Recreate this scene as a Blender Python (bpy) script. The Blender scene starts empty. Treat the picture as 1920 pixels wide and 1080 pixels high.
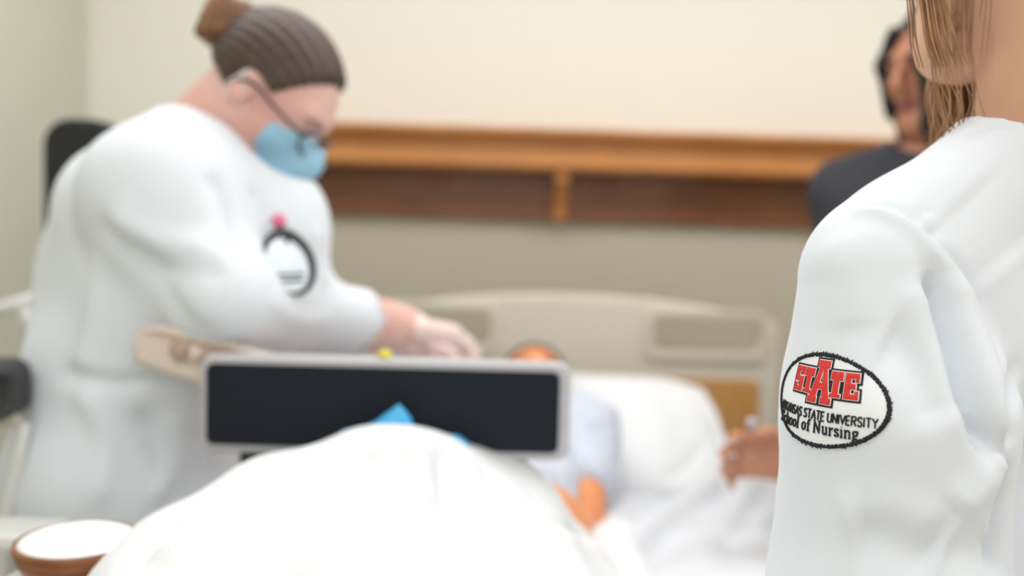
import bpy, bmesh, math, random
import numpy as np
from mathutils import Vector, Matrix, Quaternion
from mathutils.bvhtree import BVHTree

random.seed(7); np.random.seed(7)
sc = bpy.context.scene
COL = sc.collection
# ------------------------------------------------------------------ camera
F = 1800.0
CAM = Vector((0, 0, 1.32)); PITCH = math.radians(4.45); ROLL = math.radians(1.75)
fwd = Vector((0, math.cos(PITCH), -math.sin(PITCH)))
up0 = Vector((0, math.sin(PITCH), math.cos(PITCH))); rt0 = Vector((1, 0, 0))
rt = rt0*math.cos(ROLL) + up0*math.sin(ROLL)
up = up0*math.cos(ROLL) - rt0*math.sin(ROLL)
cd = bpy.data.cameras.new('camera'); cam = bpy.data.objects.new('camera', cd); COL.objects.link(cam)
m = Matrix((rt, up, -fwd)).transposed().to_4x4(); m.translation = CAM
cam.matrix_world = m
cd.sensor_width = 36; cd.lens = F/1920*36; cd.clip_start = .02
cd.dof.use_dof = True; cd.dof.focus_distance = .765; cd.dof.aperture_fstop = 1.9; cd.dof.aperture_blades = 0
sc.camera = cam
# ------------------------------------------------------------------ light
w = bpy.data.worlds.new('world'); sc.world = w; w.use_nodes = True
w.node_tree.nodes['Background'].inputs[0].default_value = (.9, .95, 1, 1)
w.node_tree.nodes['Background'].inputs[1].default_value = .3
def area(name, loc, sx, sy, power, col, rot=(0, 0, 0)):
    l = bpy.data.lights.new(name, 'AREA'); l.shape = 'RECTANGLE'; l.size = sx; l.size_y = sy
    l.energy = power; l.color = col
    o = bpy.data.objects.new(name, l); o.location = loc; o.rotation_euler = rot; COL.objects.link(o); return o
WARM = (.97, .985, 1)
for x, y, p in ((-.6, 1.85, 15), (.7, 1.85, 15), (2.0, 1.7, 14), (-.5, .2, 11), (1.3, .2, 10), (-.4, -1.5, 12), (1.3, -1.5, 12)):
    area('ceiling_lamp', (x, y, 2.66), 1.2, .6, p, WARM)
area('front_fill', (.4, -2.5, 1.6), 2.6, 1.5, 8, (.95, .98, 1), (math.radians(90), 0, 0))  # added soft fill from behind the camera; the front wall has no window
sc.view_settings.view_transform = 'Standard'; sc.view_settings.look = 'None'
sc.view_settings.gamma = 1; sc.view_settings.use_curve_mapping = False
sc.view_settings.exposure = 0.05

def P(px, py, Y):
    d = fwd + rt*((px-960)/F) - up*((py-540)/F)
    return CAM + d*(Y/d.y)
def raydir(px, py):
    return (fwd + rt*((px-960)/F) - up*((py-540)/F)).normalized()

# ------------------------------------------------------------------ materials
def srgb(r, g, b):
    f = lambda c: (c/255/12.92) if c/255 <= .04045 else ((c/255+.055)/1.055)**2.4
    return (f(r), f(g), f(b), 1)
def mat(name, col, rough=.6, metal=0, noise=0, nscale=8, bump=0, bscale=200, sss=0, sheen=0, spec=.5, coat=0, stretch=None, sub=None):
    m = bpy.data.materials.new(name); m.use_nodes = True
    nt = m.node_tree; b = nt.nodes['Principled BSDF']
    b.inputs['Base Color'].default_value = col; b.inputs['Roughness'].default_value = rough
    b.inputs['Metallic'].default_value = metal; b.inputs['Specular IOR Level'].default_value = spec
    if sss:
        b.inputs['Subsurface Weight'].default_value = sss; b.inputs['Subsurface Radius'].default_value = (.012, .005, .003)
        b.inputs['Subsurface Scale'].default_value = 1
    if sheen: b.inputs['Sheen Weight'].default_value = sheen
    if coat: b.inputs['Coat Weight'].default_value = coat
    tc = nt.nodes.new('ShaderNodeTexCoord'); mp = nt.nodes.new('ShaderNodeMapping')
    if stretch: mp.inputs['Scale'].default_value = stretch
    nt.links.new(tc.outputs['Object'], mp.inputs[0])
    if noise:
        n = nt.nodes.new('ShaderNodeTexNoise'); n.inputs['Scale'].default_value = nscale; n.inputs['Detail'].default_value = 4
        nt.links.new(mp.outputs[0], n.inputs['Vector'])
        mx = nt.nodes.new('ShaderNodeMix'); mx.data_type = 'RGBA'
        c2 = sub or tuple([c*(1-noise) for c in col[:3]]+[1])
        mx.inputs[6].default_value = col; mx.inputs[7].default_value = c2
        rp = nt.nodes.new('ShaderNodeMapRange'); rp.inputs[1].default_value = .3; rp.inputs[2].default_value = .7
        nt.links.new(n.outputs[0], rp.inputs[0]); nt.links.new(rp.outputs[0], mx.inputs[0])
        nt.links.new(mx.outputs[2], b.inputs['Base Color'])
    if bump:
        n2 = nt.nodes.new('ShaderNodeTexNoise'); n2.inputs['Scale'].default_value = bscale; n2.inputs['Detail'].default_value = 3
        nt.links.new(mp.outputs[0], n2.inputs['Vector'])
        bp = nt.nodes.new('ShaderNodeBump'); bp.inputs['Strength'].default_value = bump; bp.inputs['Distance'].default_value = .002
        nt.links.new(n2.outputs[0], bp.inputs['Height']); nt.links.new(bp.outputs[0], b.inputs['Normal'])
    return m
def twill(name, col, scale=1700, strength=.12):
    m = mat(name, col, .85, sheen=.15, spec=.25); nt = m.node_tree; b = nt.nodes['Principled BSDF']
    tc = nt.nodes.new('ShaderNodeTexCoord')
    hs = []
    for rx, rz in ((.6, .7), (-.5, -.75)):
        mp = nt.nodes.new('ShaderNodeMapping'); mp.inputs['Rotation'].default_value = (rx, .5, rz)
        wv = nt.nodes.new('ShaderNodeTexWave'); wv.inputs['Scale'].default_value = scale/6.28; wv.inputs['Distortion'].default_value = 1.2
        wv.inputs['Detail Scale'].default_value = 2
        nt.links.new(tc.outputs['Object'], mp.inputs[0]); nt.links.new(mp.outputs[0], wv.inputs['Vector']); hs.append(wv)
    ad = nt.nodes.new('ShaderNodeMath'); ad.operation = 'MULTIPLY_ADD'; ad.inputs[1].default_value = .5
    nt.links.new(hs[0].outputs[1], ad.inputs[0]); nt.links.new(hs[1].outputs[1], ad.inputs[2])
    bp = nt.nodes.new('ShaderNodeBump'); bp.inputs['Strength'].default_value = strength; bp.inputs['Distance'].default_value = .0003
    nt.links.new(ad.outputs[0], bp.inputs['Height']); nt.links.new(bp.outputs[0], b.inputs['Normal'])
    return m
def wood(name, c1, c2, stretch=(1, 12, 12), rough=.4):
    m = mat(name, c1, rough, noise=.5, nscale=6, stretch=stretch, sub=c2, bump=.08, bscale=30, coat=.15)
    return m
M = {}
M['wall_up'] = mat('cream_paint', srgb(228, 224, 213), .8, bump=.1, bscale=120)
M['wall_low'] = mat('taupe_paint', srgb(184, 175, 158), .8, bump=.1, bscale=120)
M['wall_left'] = mat('sage_cream_paint', srgb(206, 206, 192), .8, bump=.1, bscale=120)
M['ceil'] = mat('ceiling_white', srgb(240, 240, 236), .9)
M['floor'] = mat('vinyl_floor', srgb(196, 186, 168), .4, noise=.12, nscale=20)
M['oak'] = wood('oak_stain', srgb(206, 140, 78), srgb(182, 116, 60), (1.2, 14, 14))
M['oak_dark'] = wood('darker_oak', srgb(134, 82, 44), srgb(108, 62, 34), (1.2, 14, 14))  # deeper tone of the shelf oak, used on its back panel
M['ochre'] = wood('ochre_laminate', srgb(196, 146, 82), srgb(184, 132, 72), (10, 10, 1.2))
M['plastic'] = mat('beige_plastic', srgb(206, 198, 184), .45)
M['tan'] = mat('tan_plastic', srgb(224, 207, 195), .45)
M['tan_d'] = mat('brown_plastic', srgb(186, 160, 144), .5)
M['white_metal'] = mat('white_enamel', srgb(232, 232, 228), .3)
M['black'] = mat('black_plastic', srgb(20, 20, 23), .5)
M['navy'] = mat('blue_black_vinyl', srgb(29, 33, 42), .7, spec=.2, bump=.15, bscale=900)
M['grey'] = mat('silver_grey_plastic', srgb(196, 194, 198), .4)
M['dgrey'] = mat('dark_grey_rubber', srgb(62, 62, 64), .55)
M['coat'] = twill('white_coat_twill', srgb(228, 232, 239))
M['coat2'] = mat('white_jersey', srgb(228, 233, 240), .85, bump=.1, bscale=500, sheen=.1)
M['scrubs_w'] = mat('white_trouser', srgb(232, 234, 238), .85)
M['blanket'] = mat('white_blanket', srgb(228, 229, 231), .9, bump=.3, bscale=300, sheen=.2)
M['sheet'] = mat('white_sheet', srgb(212, 214, 219), .85, bump=.1, bscale=300)
M['pillow'] = mat('white_pillowcase', srgb(224, 225, 227), .85, bump=.1, bscale=300)
M['gown'] = mat('pale_grey_gown', srgb(212, 216, 226), .85, noise=.25, nscale=60, sub=srgb(186, 192, 208))
M['dark'] = mat('charcoal_knit', srgb(46, 46, 54), .85, bump=.2, bscale=400)
M['skin_pink'] = mat('rosy_skin', srgb(230, 192, 180), .5, noise=.3, nscale=9, sub=srgb(222, 166, 156), sss=.08)
M['skin_fair'] = mat('fair_skin', srgb(226, 186, 156), .5, noise=.2, nscale=9, sub=srgb(216, 166, 136), sss=.15, bump=.05, bscale=900)
M['skin_tan'] = mat('tan_skin', srgb(204, 146, 114), .5, noise=.25, nscale=9, sub=srgb(180, 118, 90), sss=.15)
M['skin_or'] = mat('orange_skin', srgb(236, 160, 110), .5, noise=.15, nscale=9, sub=srgb(224, 142, 92), sss=.1)
M['lips_pink'] = mat('pink_lips', srgb(200, 120, 115), .4)
M['lips_dark'] = mat('rose_lips', srgb(150, 82, 74), .4)
M['hair_br'] = mat('brown_hair', srgb(86, 66, 52), .5, noise=.5, nscale=40, stretch=(1, 1, 8), sub=srgb(58, 43, 34), bump=.5, bscale=120)
M['brow_fair'] = mat('faint_brow', srgb(188, 140, 124), .6)
M['hair_gold'] = mat('auburn_bun_hair', srgb(140, 92, 54), .5, noise=.5, nscale=40, sub=srgb(92, 58, 34), bump=.5, bscale=120)
M['hair_lt'] = mat('light_brown_hair', srgb(190, 146, 108), .45, noise=.4, nscale=30, sub=srgb(146, 104, 72), bump=.4, bscale=160)
M['hair_bk'] = mat('black_hair', srgb(30, 26, 26), .4, noise=.4, nscale=30, sub=srgb(18, 16, 16), bump=.4, bscale=120)
M['eye_w'] = mat('eye_white', srgb(236, 232, 228), .2)
M['iris'] = mat('iris_brown', srgb(60, 40, 30), .2)
M['mask'] = mat('pale_blue_mask', srgb(160, 206, 230), .8, bump=.15, bscale=300)
M['glove'] = mat('sheer_white_glove', srgb(240, 222, 218), .4, noise=.12, nscale=20, sub=srgb(232, 200, 192))
M['glass_dark'] = mat('dark_spectacle_frame', srgb(52, 42, 48), .3)
M['lens'] = mat('spectacle_lens', (1, 1, 1, 1), .02)
_b = M['lens'].node_tree.nodes['Principled BSDF']; _b.inputs['Transmission Weight'].default_value = 1; _b.inputs['IOR'].default_value = 1.05
M['pink'] = mat('pink_plastic', srgb(226, 120, 156), .4)
M['card'] = mat('white_card', srgb(226, 234, 244), .4)
M['blue'] = mat('sky_blue_plastic', srgb(66, 168, 220), .35)
M['yellow'] = mat('yellow_plastic', srgb(232, 222, 60), .4)
M['bowlwood'] = wood('bowl_wood', srgb(158, 98, 56), srgb(112, 64, 36), (3, 3, 30), .35)
M['cream'] = mat('white_filling', srgb(252, 252, 252), .6)
M['thread_bk'] = mat('black_thread', srgb(24, 26, 34), .7, bump=.4, bscale=1500)
M['thread_rd'] = mat('red_thread', srgb(226, 44, 36), .55, bump=.5, bscale=1400)
M['thread_wt'] = mat('white_thread', srgb(246, 246, 248), .7)
M['field'] = mat('white_embroidery', srgb(242, 243, 247), .7)
def _stitch(m):                                    # rows of short vertical stitches
    nt = m.node_tree; b = nt.nodes['Principled BSDF']
    tc = nt.nodes.new('ShaderNodeTexCoord'); br = nt.nodes.new('ShaderNodeTexBrick')
    br.inputs['Scale'].default_value = 1; br.inputs['Brick Width'].default_value = .0034; br.inputs['Row Height'].default_value = .0009
    br.inputs['Mortar Size'].default_value = .00022; br.inputs['Mortar Smooth'].default_value = 1; br.inputs['Color1'].default_value = (1, 1, 1, 1)
    br.inputs['Color2'].default_value = (.8, .8, .8, 1); br.inputs['Mortar'].default_value = (0, 0, 0, 1)
    mp = nt.nodes.new('ShaderNodeMapping'); mp.inputs['Rotation'].default_value = (0, 0, math.radians(90))
    nt.links.new(tc.outputs['UV'], mp.inputs[0]); nt.links.new(mp.outputs[0], br.inputs['Vector'])
    bp = nt.nodes.new('ShaderNodeBump'); bp.inputs['Strength'].default_value = .55; bp.inputs['Distance'].default_value = .0004
    nt.links.new(br.outputs['Color'], bp.inputs['Height']); nt.links.new(bp.outputs[0], b.inputs['Normal'])
_stitch(M['field'])

# ------------------------------------------------------------------ object helpers
def link(name, me, mats, parent=None, smooth=True):
    o = bpy.data.objects.new(name, me); COL.objects.link(o)
    for mm in (mats if isinstance(mats, (list, tuple)) else [mats]): me.materials.append(mm)
    if smooth: me.polygons.foreach_set('use_smooth', [True]*len(me.polygons))
    if parent is not None:
        o.parent = parent; o.matrix_parent_inverse = parent.matrix_world.inverted() if parent.type == 'EMPTY' else Matrix()
        if parent.type == 'EMPTY': o.matrix_parent_inverse = Matrix.Translation(-Vector(parent.location))
    return o
def tag(o, label=None, cat=None, group=None, kind=None):
    if label: o['label'] = label
    if cat: o['category'] = cat
    if group: o['group'] = group
    if kind: o['kind'] = kind
    return o
def empty(name, loc, label, cat, group=None):
    o = bpy.data.objects.new(name, None); o.location = loc; o.empty_display_size = .1; COL.objects.link(o)
    return tag(o, label, cat, group)
def arr_mesh(name, V, Q):
    me = bpy.data.meshes.new(name); V = np.asarray(V, np.float32); Q = np.asarray(Q, np.int32)
    me.vertices.add(len(V)); me.vertices.foreach_set('co', V.ravel())
    n = Q.shape[1]; me.loops.add(Q.size); me.loops.foreach_set('vertex_index', Q.ravel())
    me.polygons.add(len(Q)); me.polygons.foreach_set('loop_start', np.arange(0, Q.size, n, dtype=np.int32))
    me.update(calc_edges=True); me.validate(); return me
def bm_mesh(name, bm):
    bmesh.ops.recalc_face_normals(bm, faces=bm.faces)
    me = bpy.data.meshes.new(name); bm.to_mesh(me); bm.free(); return me
def box_bm(bm, lo, hi, bev=.004, mtx=None, seg=2):
    r = bmesh.ops.create_cube(bm, size=1)
    vs = r['verts']; lo = Vector(lo); hi = Vector(hi)
    for v in vs: v.co = Vector([lo[i]+(v.co[i]+.5)*(hi[i]-lo[i]) for i in range(3)])
    if bev:
        es = list({e for v in vs for e in v.link_edges})
        r2 = bmesh.ops.bevel(bm, geom=es, offset=bev, segments=seg, profile=.5, affect='EDGES')
        vs = list({v for f in r2['faces'] for v in f.verts} | {v for v in vs if v.is_valid})
    if mtx is not None:
        for v in vs: v.co = mtx @ v.co
def box(name, lo, hi, m, parent=None, bev=.004, mtx=None):
    bm = bmesh.new(); box_bm(bm, lo, hi, bev, mtx); return link(name, bm_mesh(name, bm), m, parent, smooth=False)
def catmull(pts, n=8):
    pts = [Vector(p) for p in pts]; out = []
    q = [2*pts[0]-pts[1]]+pts+[2*pts[-1]-pts[-2]]
    for i in range(1, len(q)-2):
        a, b, c, d = q[i-1:i+3]
        for k in range(n):
            t = k/n
            out.append(.5*((2*b)+(c-a)*t+(2*a-5*b+4*c-d)*t*t+(3*b-a-3*c+d)*t**3))
    out.append(pts[-1]); return out
def tube_arrays(pts, rad, sides=8):
    pts = [Vector(p) for p in pts]; n = len(pts); V = []; Q = []
    nrm = None
    for i, p in enumerate(pts):
        t = (pts[min(i+1, n-1)]-pts[max(i-1, 0)]).normalized()
        if nrm is None:
            nrm = t.orthogonal().normalized()
        nrm = (nrm - t*nrm.dot(t)).normalized(); bn = t.cross(nrm)
        r = rad[i] if hasattr(rad, '__len__') else rad
        for s in range(sides):
            a = 2*math.pi*s/sides; V.append(p+nrm*(r*math.cos(a))+bn*(r*math.sin(a)))
    for i in range(n-1):
        for s in range(sides):
            Q.append((i*sides+s, i*sides+(s+1) % sides, (i+1)*sides+(s+1) % sides, (i+1)*sides+s))
    return V, Q
def tube(name, pts, rad, m, parent=None, sides=10, cap=True):
    V, Q = tube_arrays(pts, rad, sides); bm = bmesh.new(); vs = [bm.verts.new(v) for v in V]
    for q in Q: bm.faces.new([vs[i] for i in q])
    if cap:
        bm.faces.new(vs[:sides]); bm.faces.new(vs[-sides:])
    return link(name, bm_mesh(name, bm), m, parent)
def tubes(name, items, m, parent=None, sides=4):
    VV = []; QQ = []; off = 0
    for pts, rad in items:
        V, Q = tube_arrays(pts, rad, sides); VV += V; QQ += [tuple(i+off for i in q) for q in Q]; off += len(V)
    return link(name, arr_mesh(name, VV, QQ), m, parent)
def lathe(name, prof, c, m, parent=None, seg=40, sx=1, sy=1):
    V = []; Q = []; n = len(prof)
    for s in range(seg):
        a = 2*math.pi*s/seg
        for r, z in prof: V.append((c[0]+r*sx*math.cos(a), c[1]+r*sy*math.sin(a), c[2]+z))
    for s in range(seg):
        for i in range(n-1): Q.append((s*n+i, ((s+1) % seg)*n+i, ((s+1) % seg)*n+i+1, s*n+i+1))
    me = arr_mesh(name, V, Q); return link(name, me, m, parent)
def outline2d(name, splines, thick, bevel, m, parent, mtx):
    cu = bpy.data.curves.new(name+'_c', 'CURVE'); cu.dimensions = '2D'; cu.fill_mode = 'BOTH'
    cu.extrude = thick/2-bevel; cu.bevel_depth = bevel; cu.bevel_resolution = 2; cu.offset = -bevel
    for sp in splines:
        s = cu.splines.new('POLY'); s.points.add(len(sp)-1)
        for i, p in enumerate(sp): s.points[i].co = (p[0], p[1], 0, 1)
        s.use_cyclic_u = True
    o = bpy.data.objects.new('tmp', cu); COL.objects.link(o)
    dg = bpy.context.evaluated_depsgraph_get(); dg.update()
    me = bpy.data.meshes.new_from_object(o.evaluated_get(dg)); bpy.data.objects.remove(o); bpy.data.curves.remove(cu)
    me.name = name; me.transform(mtx); me.materials.clear()
    return link(name, me, m, parent, smooth=False)
def rrect(x0, y0, x1, y1, r, n=5):
    out = []
    for cx, cy, a0 in ((x1-r, y1-r, 0), (x0+r, y1-r, 90), (x0+r, y0+r, 180), (x1-r, y0+r, 270)):
        for k in range(n+1):
            a = math.radians(a0+90*k/n); out.append((cx+r*math.cos(a), cy+r*math.sin(a)))
    return out

# ------------------------------------------------------------------ implicit modelling
def A(v): return np.array(v, np.float64)
class Sdf:
    def __init__(s): s.ops = []
    def rc(s, a, b, ra, rb, k=.02, ax=None, sq=1.0, mode='u'):
        a = A(a); b = A(b); ba = b-a; L2 = max(ba.dot(ba), 1e-12)
        if ax is not None: n = A(Vector(ax).normalized())
        def f(p):
            q = p-a
            if ax is not None:
                # stretch along ax: squash the section by sq
                base = np.clip(q@ba/L2, 0, 1)[..., None]*ba
                r = q-base; r = r+(1/sq-1)*(r@n)[..., None]*n
                t = np.clip(q@ba/L2, 0, 1)
                return (np.sqrt((r*r).sum(-1))-(ra+(rb-ra)*t))*min(1, sq)
            t = np.clip(q@ba/L2, 0, 1); r = q-t[..., None]*ba
            return np.sqrt((r*r).sum(-1))-(ra+(rb-ra)*t)
        s.ops.append((mode, k, f)); return s
    def el(s, c, r, R=None, k=.02, mode='u'):
        c = A(c); r = A(r); R = None if R is None else np.array(R, np.float64)   # rows of R: local axes in world
        def f(p):
            q = p-c
            if R is not None: q = q@R.T
            k0 = np.sqrt(((q/r)**2).sum(-1)); k1 = np.sqrt(((q/(r*r))**2).sum(-1))+1e-9
            return k0*(k0-1)/k1
        s.ops.append((mode, k, f)); return s
    def bx(s, c, h, rad=.01, R=None, k=.02, mode='u'):
        c = A(c); h = A(h)-rad; R = None if R is None else np.array(R, np.float64)
        def f(p):
            q = p-c
            if R is not None: q = q@R.T
            q = np.abs(q)-h
            return np.sqrt((np.maximum(q, 0)**2).sum(-1))+np.minimum(q.max(-1), 0)-rad
        s.ops.append((mode, k, f)); return s
    def plane(s, c, n, k=.005, mode='i'):          # keep the side n points away from
        c = A(c); n = A(Vector(n).normalized())
        s.ops.append((mode, k, lambda p: (p-c)@n)); return s
    def off(s, amt):
        s.ops.append(('o', 0, amt)); return s
    def __call__(s, p, use=None):
        d = np.full(p.shape[:-1], 9.0)
        for i, (mode, k, f) in enumerate(s.ops):
            if use is not None and not use[i]: continue
            if mode == 'o': d = d-f; continue
            g = f(p)
            if mode == 'u': h = np.maximum(k-np.abs(d-g), 0)/k; d = np.minimum(d, g)-h*h*k*.25
            else:
                if mode == 's': g = -g
                h = np.maximum(k-np.abs(d-g), 0)/k; d = np.maximum(d, g)+h*h*k*.25
        return d
def surface(S, lo, hi, h=.005, smooth=2, B=8):
    lo = A(lo); hi = A(hi); nb = np.maximum(1, np.ceil((hi-lo)/(h*B)).astype(int))
    I = np.stack(np.meshgrid(*[np.arange(n) for n in nb], indexing='ij'), -1).reshape(-1, 3)
    cen = lo+(I+.5)*h*B; R = h*B*.87
    isS = isinstance(S, Sdf)
    d = S(cen)
    keep = np.abs(d) < R*1.6+.012
    I = I[keep]; cen = cen[keep]
    if len(I) == 0: raise ValueError('empty surface')
    use = None
    if isS:
        vals = []; um = np.full(len(I), 9.0); mx = 0
        for mode, k, f in S.ops:
            g = f(cen) if mode != 'o' else np.zeros(len(I)); vals.append(g)
            if mode == 'u': um = np.minimum(um, g)
        use = np.zeros((len(I), len(S.ops)), bool)
        for j, (mode, k, f) in enumerate(S.ops):
            if mode == 'u': use[:, j] = vals[j] < um+2.4*R+k+.01
            elif mode == 's': use[:, j] = vals[j] < 1.4*R+k+.012
            else: use[:, j] = True
    g = np.stack(np.meshgrid(*[np.arange(B+1)]*3, indexing='ij'), -1)
    vals = np.empty((len(I), B+1, B+1, B+1))
    for n in range(len(I)):
        p = lo+(I[n]*B+g)*h
        vals[n] = S(p, use[n]) if isS else S(p)
    ins = vals < 0
    c = [(a, b, e) for a in (0, 1) for b in (0, 1) for e in (0, 1)]
    sl = lambda arr, o: arr[:, o[0]:B+o[0], o[1]:B+o[1], o[2]:B+o[2]]
    cnt = sum(sl(ins, o).astype(np.int8) for o in c)
    act = np.argwhere((cnt > 0) & (cnt < 8)); nbk = act[:, 0]; ijk = act[:, 1:]
    V = np.zeros((len(act), 3)); W = np.zeros(len(act))
    cv = [vals[nbk, ijk[:, 0]+o[0], ijk[:, 1]+o[1], ijk[:, 2]+o[2]] for o in c]
    for a in range(8):
        for b in range(a+1, 8):
            if sum(abs(c[a][t]-c[b][t]) for t in range(3)) != 1: continue
            va, vb = cv[a], cv[b]; cr = (va < 0) != (vb < 0)
            t = np.where(cr, va/np.where(cr, va-vb, 1), 0)[:, None]
            V += np.where(cr[:, None], A(c[a])+t*(A(c[b])-A(c[a])), 0); W += cr
    V = V/W[:, None]
    gi = I[nbk]*B+ijk; V = lo+(gi+V)*h
    N = nb*B+2
    key = lambda q: (q[:, 0]*N[1]+q[:, 1])*N[2]+q[:, 2]
    K = key(gi); order = np.argsort(K); Ks = K[order]; quads = []
    def look(q):
        kk = key(q); pos = np.clip(np.searchsorted(Ks, kk), 0, len(Ks)-1)
        return np.where(Ks[pos] == kk, order[pos], -1)
    for ax in range(3):
        o = [0, 0, 0]; o[ax] = 1
        e0 = ins[:, :B, :B, :B]; e1 = sl(ins, o); cr = np.argwhere(e0 != e1)
        if len(cr) == 0: continue
        flip = e0[cr[:, 0], cr[:, 1], cr[:, 2], cr[:, 3]]
        q = I[cr[:, 0]]*B+cr[:, 1:]; u, v = (ax+1) % 3, (ax+2) % 3
        du = np.zeros(3, int); du[u] = 1; dv = np.zeros(3, int); dv[v] = 1
        idx = np.stack([look(q-du-dv), look(q-dv), look(q), look(q-du)], 1)
        idx = np.where(flip[:, None], idx, idx[:, ::-1])
        quads.append(idx[(idx >= 0).all(1)])
    Q = np.concatenate(quads)
    for _ in range(smooth):
        V = lap(V, Q)
    return V, Q
def lap(V, Q, f=.5):
    acc = np.zeros_like(V); w_ = np.zeros(len(V))
    for a, b in ((0, 1), (1, 2), (2, 3), (3, 0)):
        for t in range(3):
            acc[:, t] += np.bincount(Q[:, a], V[Q[:, b], t], len(V))+np.bincount(Q[:, b], V[Q[:, a], t], len(V))
        w_ += np.bincount(Q[:, a], minlength=len(V))+np.bincount(Q[:, b], minlength=len(V))
    return V+f*(acc/np.maximum(w_, 1)[:, None]-V)
def normals(V, Q):
    n = np.cross(V[Q[:, 2]]-V[Q[:, 0]], V[Q[:, 3]]-V[Q[:, 1]]); out = np.zeros_like(V)
    for a in range(4):
        for t in range(3): out[:, t] += np.bincount(Q[:, a], n[:, t], len(V))
    return out/(np.linalg.norm(out, axis=1)[:, None]+1e-12)
def polydist(V, pts):                              # distance to a polyline and the position along it
    pts = [A(p) for p in pts]; best = np.full(len(V), 9.0); tt = np.zeros(len(V)); n = len(pts)-1
    for i in range(n):
        a, b = pts[i], pts[i+1]; ba = b-a; t = np.clip((V-a)@ba/max(ba@ba, 1e-12), 0, 1)
        d = np.linalg.norm(V-a-t[:, None]*ba, axis=1); m_ = d < best; best = np.where(m_, d, best); tt = np.where(m_, (i+t)/n, tt)
    return best, tt
def crease(V, Q, folds):                           # folds: (points, width, height)
    N = normals(V, Q); D = np.zeros(len(V))
    for pts, wd, ht in folds:
        d, t = polydist(V, pts); tap = np.clip(np.minimum(t, 1-t)*6+.15, 0, 1) if True else 1
        D += ht*tap*np.exp(-(d/wd)**2)
    return V+N*D[:, None]
def wob(V, Q, amp, sc_, seed=0):                    # broad soft unevenness of cloth
    r = np.random.RandomState(seed); N = normals(V, Q); D = np.zeros(len(V))
    for i in range(7):
        k = r.normal(size=3)*sc_; D += np.sin(V@k+r.uniform(0, 6.28))
    return V+N*(amp*D/3)[:, None]
def bvh(V, Q): return BVHTree.FromPolygons([tuple(v) for v in V], [tuple(int(i) for i in q) for q in Q])
def hit(t, px, py):
    r = t.ray_cast(CAM, raydir(px, py)); return (r[0], r[1]) if r[0] is not None else (None, None)

class Fr:                                           # a local frame: x forward, y left, z up
    def __init__(s, o, f, u):
        s.o = Vector(o); s.x = Vector(f).normalized(); u = Vector(u); s.z = (u-s.x*u.dot(s.x)).normalized(); s.y = s.z.cross(s.x)
        s.R = [tuple(s.x), tuple(s.y), tuple(s.z)]
    def __call__(s, x, y, z): return s.o+s.x*x+s.y*y+s.z*z
    def loc(s, V): return (V-A(s.o))@np.array(s.R).T
    def d(s, x, y, z): return s.x*x+s.y*y+s.z*z
def yawR(f, R):                                     # frame turned about its z by degrees
    return f

def head_sdf(S, H, ears=True, wide=1.0):
    w_ = wide
    S.el(H(-.018, 0, .036), (.097, .077*w_, .086), H.R, k=.02)
    S.rc(H(.022, 0, .012), H(.046, 0, -.066), .066*w_, .043*w_, k=.03)
    S.rc(H(.066, .008, -.094), H(.066, -.008, -.094), .021, .021, k=.02)
    for s in (1, -1):
        S.rc(H(-.008, .052*s*w_, -.048), H(.058, .016*s, -.093), .021, .018, k=.03)
        S.el(H(.052, .041*s*w_, -.018), (.028, .026, .024), H.R, k=.025)
        S.rc(H(.082, .014*s, .034), H(.07, .046*s, .034), .012, .010, k=.016)
        S.el(H(.093, .032*s, .012), (.016, .018, .011), H.R, k=.012, mode='s')
        S.el(H(.071, .032*s, .011), (.0145, .0165, .013), H.R, k=.006)
        if ears:
            S.el(H(-.012, .079*s*w_, .0), (.019, .008, .032), H.R, k=.006)
            S.el(H(-.006, .087*s*w_, .002), (.010, .005, .018), H.R, k=.004, mode='s')
    S.rc(H(.086, 0, .024), H(.112, 0, -.018), .008, .0105, k=.012)
    for s in (1, -1): S.el(H(.1, .012*s, -.023), (.011, .0075, .0075), H.R, k=.007)
    S.rc(H(.083, .02, -.052), H(.096, 0, -.049), .005, .0065, k=.008); S.rc(H(.083, -.02, -.052), H(.096, 0, -.049), .005, .0065, k=.008)
    S.rc(H(.082, .015, -.061), H(.092, 0, -.063), .006, .0075, k=.008); S.rc(H(.082, -.015, -.061), H(.092, 0, -.063), .006, .0075, k=.008)
    return S
def lips_mask(H, C):
    L = H.loc(C); return (L[:, 0] > .078) & (np.abs(L[:, 1]) < .024) & (L[:, 2] < -.045) & (L[:, 2] > -.069)
def brow_mask(H, C):
    L = H.loc(C); return (L[:, 0] > .05) & (np.abs(np.abs(L[:, 1])-.033) < .021) & (np.abs(L[:, 2]-.034+(np.abs(L[:, 1])-.03)**2*8) < .0036)
def eyes(H, parent, m=None):
    for s in (1, -1):
        V, Q = surface(Sdf().el(H(.0732, .032*s, .010), (.0138, .0125, .0058), H.R, k=.001), A(H(.0745, .032*s, .01))-.02, A(H(.0745, .032*s, .01))+.02, .0025, 1)
        o = link('eye', arr_mesh('eye', V, Q), [M['eye_w'], M['iris']], parent)
        me = o.data; C = np.empty(len(me.polygons)*3, np.float32); me.polygons.foreach_get('center', C); L = H.loc(C.reshape(-1, 3).astype(float))
        me.polygons.foreach_set('material_index', ((L[:, 1]-.032*s)**2+(L[:, 2]-.01)**2 < .006**2).astype(np.int32))
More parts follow.
